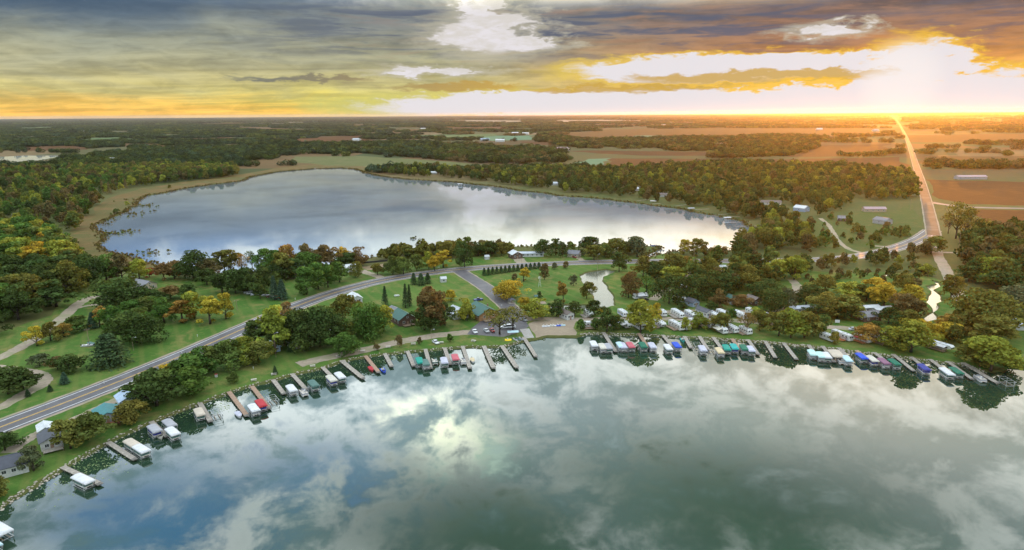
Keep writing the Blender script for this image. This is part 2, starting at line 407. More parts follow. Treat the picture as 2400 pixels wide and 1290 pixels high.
SHORE_IN = [(x, y - 2) for x, y in SHORE if 0 <= x <= 2400]
ZONES = [  # later ones win
    ('marsh', [(150, 575), (185, 525), (235, 478), (330, 442), (450, 424), (570, 408), (640, 396), (700, 388), (760, 384), (858, 384), (876, 402), (882, 414), (960, 424), (900, 470), (600, 540), (420, 640), (330, 632), (220, 604)], M_MARSH),
    ('meadow', [(690, 368), (850, 366), (1000, 376), (1180, 390), (1240, 398), (1150, 400), (1000, 396), (880, 400), (850, 390), (760, 388), (690, 380)], ground_mat('wet_meadow', ((.120, .125, .045), (.105, .115, .040), (.160, .140, .060), (.080, .090, .030)), 0.01, 0.08)),
    ('lawn', [(-60, 830)] + [(-60, 1250), (5, 1190)] + SHORE_IN + [(2440, 860), (2440, 745), (2280, 690), (2150, 640), (1960, 640), (1750, 612), (1560, 596), (1480, 600), (1330, 596), (1180, 594), (1000, 612), (860, 626), (700, 655), (560, 660), (430, 650), (330, 640), (200, 650), (120, 740), (-60, 800)], M_LAWN),
    ('lawn', [(1860, 545), (1900, 520), (1960, 505), (2010, 495), (2060, 500), (2140, 480), (2160, 530), (2160, 552), (2100, 578), (2020, 596), (1930, 590), (1880, 570)], ground_mat('yard_grass', ((.070, .098, .024), (.080, .102, .028), (.115, .105, .036), (.050, .070, .018)), 0.03, 0.3)),
    ('field', [(695, 326), (837, 317.5), (892, 334), (700, 339)], M_CORN),
    ('field', [(45, 345), (187, 342.5), (205, 351), (50, 355)], M_CORN),
    ('field', [(315, 358), (403, 357.5), (408, 363), (315, 362.5)], M_PALE),
    ('field', [(537, 299), (608, 298), (690, 303), (770, 304), (760, 308), (610, 306)], M_STUB),
    ('field', [(370, 316), (450, 315), (450, 321), (350, 325)], M_HAY),
    ('field', [(236, 309), (318, 311), (318, 314), (240, 313)], M_STUB),
    ('field', [(205, 324), (300, 321), (306, 326), (215, 329)], M_HAY),
    ('field', [(265, 338), (350, 338), (440, 344), (430, 349), (300, 346)], M_STUB),
    ('field', [(430, 326), (520, 322), (560, 328), (470, 332)], M_CORN),
    ('field', [(30, 300), (130, 298), (140, 302), (40, 304)], M_HAY),
    ('field', [(450, 290), (560, 288), (570, 291), (460, 293)], M_STUB),
    ('field', [(640, 288), (720, 286), (730, 289), (650, 291)], M_PALE),
    ('field', [(900, 306), (980, 303), (990, 308), (920, 311)], M_STUB),
    ('field', [(1040, 300), (1180, 297), (1190, 302), (1060, 305)], M_CORN),
    ('field', [(160, 311), (195, 310), (195, 313), (160, 314)], M_STUB),
    ('field', [(967, 317), (1163, 314), (1163, 322), (1000, 324)], M_HAY),
    ('field', [(1123, 322.5), (1165, 319), (1250, 318), (1252, 328), (1143, 330.5)], M_MINT),
    ('field', [(1218, 332), (1293, 334), (1290, 341), (1250, 339)], M_CORN),
    ('field', [(1338, 384), (1380, 373), (1433, 371.5), (1412, 388)], M_MINT),
    ('field', [(1434, 371.5), (1671, 372.5), (1834, 374), (2108, 368), (2122, 395), (1960, 386), (1800, 383), (1563, 386), (1440, 391), (1414, 386)], M_CORN),
    ('field', [(1330, 354), (1400, 353), (1680, 356), (1680, 366), (1500, 365), (1400, 360)], M_CORN),
    ('field', [(1400, 304), (1660, 300), (2060, 300), (2085, 318), (1860, 319), (1640, 322), (1490, 327), (1380, 330), (1310, 322)], M_STUB),
    ('field', [(1490, 318), (1560, 318), (1540, 326), (1490, 326)], M_MINT),
    ('field', [(1838, 368), (1930, 341), (2092, 338), (2106, 366)], M_CORN),
    ('field', [(2146, 367), (2480, 366), (2480, 386), (2156, 384)], M_STUB),
    ('field', [(2166, 421), (2480, 428), (2480, 484), (2272, 479), (2200, 466), (2186, 436)], M_CORN),
    ('field', [(2281, 491), (2480, 494), (2480, 540), (2300, 536)], M_CORN),
    ('field', [(2130, 318), (2480, 312), (2480, 330), (2140, 334)], M_STUB),
    ('field', [(1030, 284), (1120, 282), (1240, 284), (1230, 286.5), (1060, 287)], M_PALE),  # far field strip with pale mist put into its colour
    ('field', [(1288, 283), (1400, 281), (1505, 283), (1490, 286), (1300, 286)], M_PALE),  # likewise, mist over the plain painted as pale ground
    ('field', [(1390, 294), (1500, 292), (1500, 296), (1395, 297)], M_STUB),
    ('field', [(820, 294), (880, 293), (880, 296), (820, 297)], M_CORN),
    ('beach', [(1238, 760), (1252, 753), (1352, 752), (1346, 764), (1350, 786), (1320, 786), (1282, 786), (1256, 792)], M_SAND),
    ('lot', [(846, 626), (900, 618), (906, 628), (860, 634)], M_DIRT),
]
zone_polys = [(nm, jit(p, 0.10, 4, 20 + i), m) for i, (nm, p, m) in enumerate(ZONES)]
FIELDS = [p for nm, p, m in zone_polys if nm == 'field']

def build_land():
    vs, es = [], []
    def loop(pts):
        o = len(vs); vs.extend(Vector((p[0], p[1])) for p in pts); k = len(pts)
        es.extend((o + i, o + (i + 1) % k) for i in range(k))
    B = 42000
    loop([Vector(p) for p in ((-B, -3000), (B, -3000), (B, B), (-B, B))])
    for L in LAKES: loop(L)
    for _, p, _m in zone_polys: loop(p)
    V, _e, F = delaunay_2d_cdt(vs, es, [], 0, 1e-3)[:3]
    bins = {}
    boxes = [(min(p[0] for p in q), max(p[0] for p in q), min(p[1] for p in q), max(p[1] for p in q)) for q in LAKES]
    for f in F:
        c = (V[f[0]] + V[f[1]] + V[f[2]]) / 3
        if any(b[0] <= c.x <= b[1] and b[2] <= c.y <= b[3] and inside(c, q) for q, b in zip(LAKES, boxes)): continue
        z = -1
        for i, (_n, p, _m) in enumerate(zone_polys):
            if inside(c, p): z = i
        bins.setdefault(z, []).append(f)
    for z, fs in sorted(bins.items()):
        nm, m = ('ground', M_MEADOW) if z < 0 else (zone_polys[z][0], zone_polys[z][2])
        idx, mb = {}, MB()
        for f in fs:
            q = []
            for i in f:
                if i not in idx: idx[i] = len(mb.v); mb.v.append((V[i].x, V[i].y, GZ))
                q.append(idx[i])
            mb.f.append(tuple(q))
        if z < 0:      # banks down into the water
            for L in LAKES:
                area = sum(L[i].x * L[(i + 1) % len(L)].y - L[(i + 1) % len(L)].x * L[i].y for i in range(len(L)))
                sg = 1 if area > 0 else -1; k = len(L); off = []
                for i in range(k):
                    t = (L[(i + 1) % k] - L[i - 1]).normalized(); nn = Vector((-t.y, t.x)) * sg
                    off.append(L[i] + nn * 1.6)
                o = len(mb.v)
                mb.v += [(p.x, p.y, GZ) for p in L] + [(p.x, p.y, -0.7) for p in off]
                mb.f += [(o + i, o + (i + 1) % k, o + k + (i + 1) % k, o + k + i) for i in range(k)]
        me = mb.mesh(nm, m)
        obj(nm, me, kind='structure')
build_land()

def sheet(name, corners, z, mat):
    return obj(name, MB().add([(x, y, z) for x, y in corners], [tuple(range(len(corners)))]).mesh(name, mat), kind='structure')
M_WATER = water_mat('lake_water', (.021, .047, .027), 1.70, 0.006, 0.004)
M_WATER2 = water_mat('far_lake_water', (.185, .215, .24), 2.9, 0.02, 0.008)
M_POND = water_mat('pond_water', (.13, .14, .105), 1.6, 0.10, 0.05)
def bbox_sheet(name, poly, mat, pad=3, z=0.0):
    xs, ys = [p[0] for p in poly], [p[1] for p in poly]
    sheet(name, [(min(xs) - pad, min(ys) - pad), (max(xs) + pad, min(ys) - pad), (max(xs) + pad, max(ys) + pad), (min(xs) - pad, max(ys) + pad)], z, mat)
FB = max(p.y for p in shore_g) + 4
sheet('lake_water', [(-805, -905), (985, -905), (985, FB), (-805, FB)], 0.0, M_WATER)
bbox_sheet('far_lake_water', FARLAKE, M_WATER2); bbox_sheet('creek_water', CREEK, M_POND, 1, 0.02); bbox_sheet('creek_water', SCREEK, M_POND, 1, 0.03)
bbox_sheet('pond_water', POND, water_mat('bright_pond', (.45, .47, .48), 3.0, 0.03, 0.01), 3, 0.01); bbox_sheet('pond_water', SLOUGH, M_POND, 1, 0.04)

# ------------------------------------------------------------------ roads
def smooth_line(P, n=6):
    out = []
    for i in range(len(P) - 1):
        p0, p1, p2, p3 = P[max(i - 1, 0)], P[i], P[i + 1], P[min(i + 2, len(P) - 1)]
        for k in range(n):
            t = k / n
            out.append(0.5 * ((2 * p1) + (p2 - p0) * t + (2 * p0 - 5 * p1 + 4 * p2 - p3) * t * t + (3 * p1 - p0 - 3 * p2 + p3) * t ** 3))
    out.append(P[-1]); return out
def ribbon(mb, L, o0, o1, z, wob=0.0, seed=0):
    """strip between two offsets from the centre line"""
    rnd = random.Random(seed); k = len(L); vs = []
    for i in range(k):
        t = (L[min(i + 1, k - 1)] - L[max(i - 1, 0)]).normalized(); nn = Vector((-t.y, t.x))
        for o in (o0, o1):
            q = L[i] + nn * (o + rnd.uniform(-wob, wob)); vs.append((q.x, q.y, z))
    mb.add(vs, [(2 * i, 2 * i + 1, 2 * i + 3, 2 * i + 2) for i in range(k - 1)])
M_ASPH = pm('worn_asphalt', (.095, .088, .095), (.068, .063, .070), 0.35, 0.6, 0.4, c3=(.125, .117, .122), scale3=0.05)
M_ASPH2 = pm('sunlit_asphalt', (.125, .090, .060), (.100, .072, .048), 0.2, 0.75, 0.12, c3=(.150, .118, .088), scale3=0.04)  # warm light of the low sun is put into this base colour
M_GRAV = pm('gravel', (.330, .270, .205), (.260, .210, .160), 0.8, 0.9, 0.2, c3=(.230, .215, .130), scale3=0.12)
M_WPAINT = pm('road_paint_white', (.72, .72, .72), (.52, .52, .52), 0.8, 0.6)
M_YPAINT = pm('road_paint_yellow', (.70, .42, .06), (.50, .31, .06), 0.8, 0.6)
def centre(pts, n=8): return smooth_line([G(*p).to_2d() for p in pts], n)
ROADS = []
RW = 1.2
def road(pts, half, paved=True, lines=True, z=GZ + 0.05, shoulder=1.2, mat=None, name='road', n=8):
    half *= RW; shoulder *= RW; L = centre(pts, n); ROADS.append((L, half + (shoulder if paved else 0)))
    if paved:
        mb = MB(); ribbon(mb, L, -half - shoulder, half + shoulder, z - 0.025, 0.25, 4); obj('gravel_shoulder', mb.mesh('gravel_shoulder', M_GRAV), kind='structure')
    mb = MB(); ribbon(mb, L, -half, half, z, 0.0 if paved else 0.35, 5); r = obj(name, mb.mesh(name, mat or (M_ASPH if paved else M_GRAV)), kind='structure')
    if lines:
        for a in (-half + 1.3, half - 1.55):
            mb = MB(); ribbon(mb, L, a, a + 0.36, z + 0.012); obj('edge_line', mb.mesh('edge_line', M_WPAINT), r, kind='structure')
        for a in (-0.38, 0.14):
            mb = MB(); ribbon(mb, L, a, a + 0.24, z + 0.012); obj('centre_line', mb.mesh('centre_line', M_YPAINT), r, kind='structure')
    return L
HWY = [(-260, 1110), (-120, 1050), (0, 1002), (150, 945), (300, 886), (450, 824), (600, 758), (700, 716), (800, 682), (900, 657), (1000, 641), (1100, 630), (1220, 622), (1360, 616), (1500, 613), (1700, 612), (1850, 611), (1960, 606), (2040, 596), (2105, 580), (2155, 560), (2185, 540)]
STRAIGHT = [(2268, 690), (2240, 660), (2220, 628), (2205, 596), (2190, 545), (2180, 510), (2170, 470), (2156, 420), (2143, 380), (2130, 340), (2118, 312), (2106, 290), (2096, 276), (2090, 270.5)]
road(HWY, 5.2)
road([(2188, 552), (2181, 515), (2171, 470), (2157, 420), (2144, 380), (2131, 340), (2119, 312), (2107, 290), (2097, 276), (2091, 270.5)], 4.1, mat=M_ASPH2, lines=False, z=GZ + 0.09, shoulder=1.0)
road([(2200, 560), (2196, 590), (2212, 625), (2228, 655), (2245, 690), (2262, 720), (2285, 745)], 3.0, paved=False, lines=False, z=GZ + 0.045, name='gravel_road')
road([(2180, 474), (2215, 480), (2275, 486), (2400, 489), (2520, 491)], 3.6, lines=False, z=GZ + 0.07, shoulder=1.0)
road([(2205, 592), (2240, 593), (2262, 598)], 2.2, False, False, GZ + 0.035, name='driveway')
road([(1075, 634), (1100, 650), (1135, 672), (1170, 700), (1200, 728), (1215, 748)], 3.9, lines=False, z=GZ + 0.062, shoulder=0.8)
road([(1228, 752), (1190, 760), (1150, 775), (1090, 780), (1030, 786), (960, 797), (900, 810), (840, 824), (760, 840), (700, 855)], 3.0, False, False, GZ + 0.04, name='gravel_lane')
road([(1215, 748), (1290, 748), (1380, 749), (1480, 748), (1600, 748), (1720, 752), (1830, 760), (1960, 768), (2040, 776), (2110, 786)], 2.6, False, False, GZ + 0.04, name='gravel_lane')
road([(1530, 704), (1560, 682), (1600, 655), (1625, 634), (1640, 615)], 2.4, False, False, GZ + 0.035, name='gravel_lane')
road([(1480, 736), (1600, 730), (1720, 730), (1830, 728), (1862, 700), (1868, 672), (1855, 656)], 2.2, False, False, GZ + 0.035, name='gravel_lane')
road([(-60, 862), (0, 838), (60, 808), (110, 776), (150, 742), (185, 712), (212, 698), (248, 698)], 2.6, False, False, GZ + 0.035, name='driveway')
road([(-60, 975), (0, 955), (55, 925), (92, 906), (104, 893), (98, 881), (75, 873), (40, 868), (0, 862), (-60, 858)], 2.3, False, False, GZ + 0.03, name='driveway')
road([(175, 724), (210, 716), (240, 714)], 1.5, False, False, GZ + 0.03, name='driveway')
road([(903, 655), (880, 646), (860, 640), (845, 634)], 2.6, False, False, GZ + 0.035, name='driveway')
road([(20, 1062), (60, 1032), (100, 1013), (160, 990), (230, 958), (280, 935)], 2.0, False, False, GZ + 0.03, name='driveway')
road([(1215, 606), (1219, 612), (1226, 618)], 3.4, False, False, GZ + 0.03, name='driveway')
road([(1345, 598), (1358, 606), (1366, 612)], 1.8, False, False, GZ + 0.03, name='driveway')
road([(1922, 512), (1942, 528), (1954, 548), (1966, 566), (1990, 584), (2030, 596)], 1.7, False, False, GZ + 0.03, name='driveway')
road([(2040, 576), (2080, 579), (2100, 582)], 2.0, False, False, GZ + 0.02, name='driveway')
# car park by the lodge, boat ramp
def flat(name, pts, z, mat):
    q = [G(*p, z) for p in pts]; o = obj(name, MB().add([tuple(p) for p in q], [tuple(range(len(q)))]).mesh(name, mat), kind='structure'); return o
flat('car_park', [(1128, 752), (1160, 735), (1188, 712), (1222, 740), (1240, 765), (1222, 778), (1180, 790), (1095, 784), (1105, 770)], GZ + 0.052, M_ASPH)
ramp_pts = [G(1218, 772, GZ + .09), G(1240, 770, GZ + .09), G(1252, 791, GZ + .06), G(1258, 801, -0.35), G(1237, 803, -0.35), G(1231, 793, GZ + .06)]
obj('boat_ramp', MB().add([tuple(p) for p in ramp_pts], [(0, 1, 2, 5), (5, 2, 3, 4)]).mesh('boat_ramp', pm('ramp_concrete', (.36, .34, .32), (.29, .27, .25), 0.9, 0.8)), kind='structure')
# ------------------------------------------------------------------ trees: meshes of unit height, shared by all trees of a kind
M_LEAF = leaf_mat('leaves', 0.30)
M_NEEDLE = leaf_mat('needles', 0.12)
M_BARK = pm('bark', (.075, .058, .045), (.045, .036, .030), 6.0, 0.95, 0.1)

def leaf_mesh(name, C, N, size, var, mat, rnd, aspect=0.75, tilt=0.55):
    """one small pointed quad per leaf spray, turned roughly outwards"""
    k = len(C)
    n = N + rnd.normal(0, tilt, (k, 3)); n /= np.linalg.norm(n, axis=1, keepdims=True) + 1e-9
    a = np.cross(n, rnd.normal(0, 1, (k, 3))); a /= np.linalg.norm(a, axis=1, keepdims=True) + 1e-9
    b = np.cross(n, a); s = (size * rnd.uniform(0.65, 1.35, k))[:, None]
    P = np.stack([C - a * s, C - b * s * aspect, C + a * s, C + b * s * aspect], 1).reshape(-1, 3)
    me = bpy.data.meshes.new(name)
    me.vertices.add(4 * k); me.loops.add(4 * k); me.polygons.add(k)
    me.vertices.foreach_set('co', P.ravel())
    me.loops.foreach_set('vertex_index', np.arange(4 * k, dtype=np.int32))
    me.polygons.foreach_set('loop_start', np.arange(0, 4 * k, 4, dtype=np.int32))
    at = me.attributes.new('leafvar', 'FLOAT_COLOR', 'FACE')
    col = np.zeros((k, 4)); col[:, 0] = var[:, 0]; col[:, 1] = var[:, 1]; col[:, 3] = 1
    at.data.foreach_set('color', col.ravel())
    me.update(calc_edges=True); me.materials.append(mat); return me

def crown_broad(seed, leaves, nl=16, base=0.16, wide=0.42, size=0.034, sparse=False):
    """clumps of leaves on a rounded, uneven crown; unit height, width about 2*wide"""
    rnd = np.random.default_rng(seed); lobes = []; ph, kk, lean = rnd.uniform(0, 6.28), int(rnd.integers(1, 4)), rnd.normal(0, .07, 2)
    for i in range(nl):
        h = rnd.uniform(0, 1) ** 0.85
        prof = math.sin(math.pi * min(1, 0.16 + 0.80 * h)) ** 0.65
        ang = i * 2.399 + rnd.uniform(-.5, .5); rr = wide * prof * rnd.uniform(0.40, 0.92) * (1 + .28 * math.sin(ang * kk + ph))
        r = wide * rnd.uniform(0.17, 0.38)
        lobes.append((rr * math.cos(ang) + lean[0] * h, rr * math.sin(ang) + lean[1] * h, base + r * 0.6 + (1 - base - r * 1.5) * h, r, rnd.uniform(0, 1), rnd.uniform(0, 1)))
    lobes.append((0, 0, 0.55, wide * 0.62, .5, .5)); lobes.append((0.03, 0, 0.80, wide * 0.42, .6, .4))
    w = np.array([l[3] ** 2 for l in lobes]); w /= w.sum()
    pick = rnd.choice(len(lobes), leaves, p=w); L = np.array(lobes)[pick]
    d = rnd.normal(0, 1, (leaves, 3)); d[:, 2] += 0.35; d /= np.linalg.norm(d, axis=1, keepdims=True)
    rad = rnd.uniform(0.5 if sparse else 0.72, 1.06, leaves)
    C = L[:, :3] + d * (L[:, 3] * rad)[:, None] * np.array([1, 1, 0.82])
    C[:, 2] = np.clip(C[:, 2], base * 0.55, 1.0)
    var = np.stack([np.clip(L[:, 4] * 0.6 + rnd.uniform(0, .5, leaves) - 0.05, 0, 1), np.clip((L[:, 5] - 0.45) * 1.6, 0, 1) * rnd.uniform(.5, 1, leaves)], 1)
    return leaf_mesh('crown', C, d, size, var, M_LEAF, rnd)

def trunk_broad(seed, wide=0.42, low=0.2, limbs=7):
    rnd = random.Random(seed); mb = MB(); mb.tube((0, 0, -0.01), (0.004, 0.003, low + .12), 0.026, 0.018, 7); mb.tube((0.004, 0.003, low + .12), (0.01, -0.01, 0.72), 0.018, 0.006, 6)
    for i in range(limbs):
        a = i * 2.399 + rnd.uniform(-.4, .4); z0 = low + rnd.uniform(0.02, 0.25); r = wide * rnd.uniform(.5, .85)
        mid = Vector((math.cos(a) * r * .5, math.sin(a) * r * .5, z0 + .14)); tip = Vector((math.cos(a) * r, math.sin(a) * r, z0 + rnd.uniform(.22, .42)))
        mb.tube((0.005, 0, z0), mid, 0.011, 0.007, 5); mb.tube(mid, tip, 0.007, 0.002, 4)
    return mb.mesh('trunk', M_BARK, True)

def crown_spruce(seed, leaves, wide=0.28, size=0.03, base=0.06, tiers=13, droop=0.35, full=1.0):
    rnd = np.random.default_rng(seed); C, N, V = [], [], []
    t = rnd.uniform(0, 1, leaves) ** 0.72; tier = np.floor(t * tiers) / tiers; f = (t * tiers) % 1
    h = base + (1 - base) * (tier + f * 0.55 / tiers); r = wide * (1 - tier) ** (0.85 * full) * (1 - 0.45 * f) + 0.01
    nb = 9; arm = rnd.integers(0, nb, leaves) * (2 * math.pi / nb) + tier * 17 + rnd.normal(0, .16, leaves)
    q = np.sqrt(rnd.uniform(0.12, 1.0, leaves)); x, y = np.cos(arm) * r * q, np.sin(arm) * r * q
    z = h - droop * r * q * 0.55
    C = np.stack([x, y, np.clip(z, 0.01, 1)], 1); N = np.stack([np.cos(arm) * .5, np.sin(arm) * .5, np.full(leaves, .75)], 1)
    V = np.stack([rnd.uniform(.1, .9, leaves), rnd.uniform(0, .25, leaves)], 1)
    return leaf_mesh('crown', C, N, size, V, M_NEEDLE, rnd, 0.5, 0.35)
def trunk_spruce(seed):
    return MB().tube((0, 0, -0.01), (0, 0, 0.96), 0.02, 0.003, 6).mesh('trunk', M_BARK, True)

def crown_patch(seed, n_tree, leaves, span, size):
    """a piece of distant canopy: several crowns side by side; unit = metres"""
    rnd = np.random.default_rng(seed); C, N, V = [], [], []
    for i in range(n_tree):
        a, rr = rnd.uniform(0, 6.28), span * 0.5 * math.sqrt(rnd.uniform(0, 1)); cx, cy = rr * math.cos(a), rr * math.sin(a)
        h, w = rnd.uniform(10, 17), rnd.uniform(4, 6.5) * (span / 26) ** 0.45
        d = rnd.normal(0, 1, (leaves, 3)); d /= np.linalg.norm(d, axis=1, keepdims=True)
        C.append(np.stack([cx + d[:, 0] * w, cy + d[:, 1] * w, np.clip(h * 0.52 + d[:, 2] * h * 0.48 * rnd.uniform(.85, 1.1, leaves), 0.2, 30)], 1)); N.append(d)
        tv = rnd.uniform(0, 1); V.append(np.stack([np.clip(np.full(leaves, tv) * .7 + rnd.uniform(0, .4, leaves), 0, 1), np.full(leaves, max(0, rnd.uniform(-1.2, 1)))], 1))
    return leaf_mesh('canopy', np.concatenate(C), np.concatenate(N), size, np.concatenate(V), M_LEAF, rnd, 0.8, 0.35)

KINDS = {}
for nm, k, f in (('round', 9, lambda i: (crown_broad(100 + i, 2600, 18 + (i * 5) % 17, .02 + .03 * (i % 4), .40 + .02 * ((i * 3) % 6), .027 + .002 * (i % 4)), trunk_broad(i, .42, .10))),
                 ('wide', 4, lambda i: (crown_broad(200 + i, 3600, 40, .02, .62, .029), trunk_broad(30 + i, .6, .08, 9))),
                 ('tall', 4, lambda i: (crown_broad(300 + i, 1900, 24, .05, .28, .028), trunk_broad(60 + i, .25, .22, 6))),
                 ('airy', 3, lambda i: (crown_broad(400 + i, 900, 20, .26, .46, .024, True), trunk_broad(80 + i, .46, .18, 14))),
                 ('shrub', 3, lambda i: (crown_broad(500 + i, 1300, 14, .02, .55, .045), trunk_broad(90 + i, .4, .02, 6))),
                 ('spruce', 3, lambda i: (crown_spruce(600 + i, 2600), trunk_spruce(i))),
                 ('pine', 3, lambda i: (crown_spruce(700 + i, 2600, .44, .034, .05, 9, .25, .72), trunk_spruce(i))),
                 ('slim', 2, lambda i: (crown_spruce(800 + i, 1600, .17, .024), trunk_spruce(i)))):
    KINDS[nm] = [f(i) for i in range(k)]
NAT_W = dict(round=.80, wide=1.12, tall=.50, airy=.86, shrub=1.0, spruce=.54, pine=.84, slim=.33)     # natural width / height
NAME = dict(round='broadleaf_tree', wide='broadleaf_tree', tall='broadleaf_tree', airy='broadleaf_tree', shrub='shrub', spruce='spruce_tree', pine='pine_tree', slim='spruce_tree')
TINT = dict(dark=(.046, .072, .022), green=(.060, .112, .026), mid=(.078, .105, .028), olive=(.112, .112, .028), lime=(.170, .195, .034), gold=(.275, .215, .030),
            orange=(.215, .140, .036), rust=(.130, .090, .036), brown=(.105, .088, .038), blue=(.040, .072, .045), needle=(.030, .054, .024), red=(.170, .045, .030), grey=(.085, .100, .052))
CNAME = dict(dark='dark green', green='green', mid='mid green', olive='olive green', lime='yellow-green', gold='golden yellow', orange='orange', rust='rusty brown', brown='brownish', blue='blue-green', needle='dark green', red='dark red', grey='grey-green')
KNAME = dict(round='round leafy tree', wide='broad spreading tree', tall='slender leafy tree', airy='half-bare open-branched tree', shrub='shrub', spruce='conical spruce', pine='bushy pine', slim='narrow spruce')
trees_all = []
TRND = random.Random(11)
def tree(px, py, top, w, kind, tint, place, group=None):
    """base pixel, pixel row of the top, crown width in pixels"""
    b = G(px, py); h = max(1.5, height_at(b, px, top)); dist = math.hypot(b.x, b.y)
    wm = (1.0 if 'camper' in place or 'teal-roofed' in place else 1.22) * w / FPX * math.sqrt(dist ** 2 + H ** 2); h *= 1.04
    sx = min(max(wm / (h * NAT_W[kind]), 0.55), 1.9) * h
    vi = TRND.randrange(len(KINDS[kind])); rz = TRND.uniform(0, 6.28)
    root = thing(NAME[kind], None, 'shrub' if kind == 'shrub' else 'tree', b, rz, group); root.scale = (sx, sx, h)
    c = obj('crown', KINDS[kind][vi][0], root); t = obj('trunk', KINDS[kind][vi][1], root)
    k = TRND.uniform(.95, 1.35); T = TINT[tint]; c['tint'] = [T[0] * k * TRND.uniform(.92, 1.1), T[1] * k, T[2] * k]
    root['place'] = f'{CNAME[tint]} {KNAME[kind]} {place}'
    trees_all.append((root, px, b)); return root

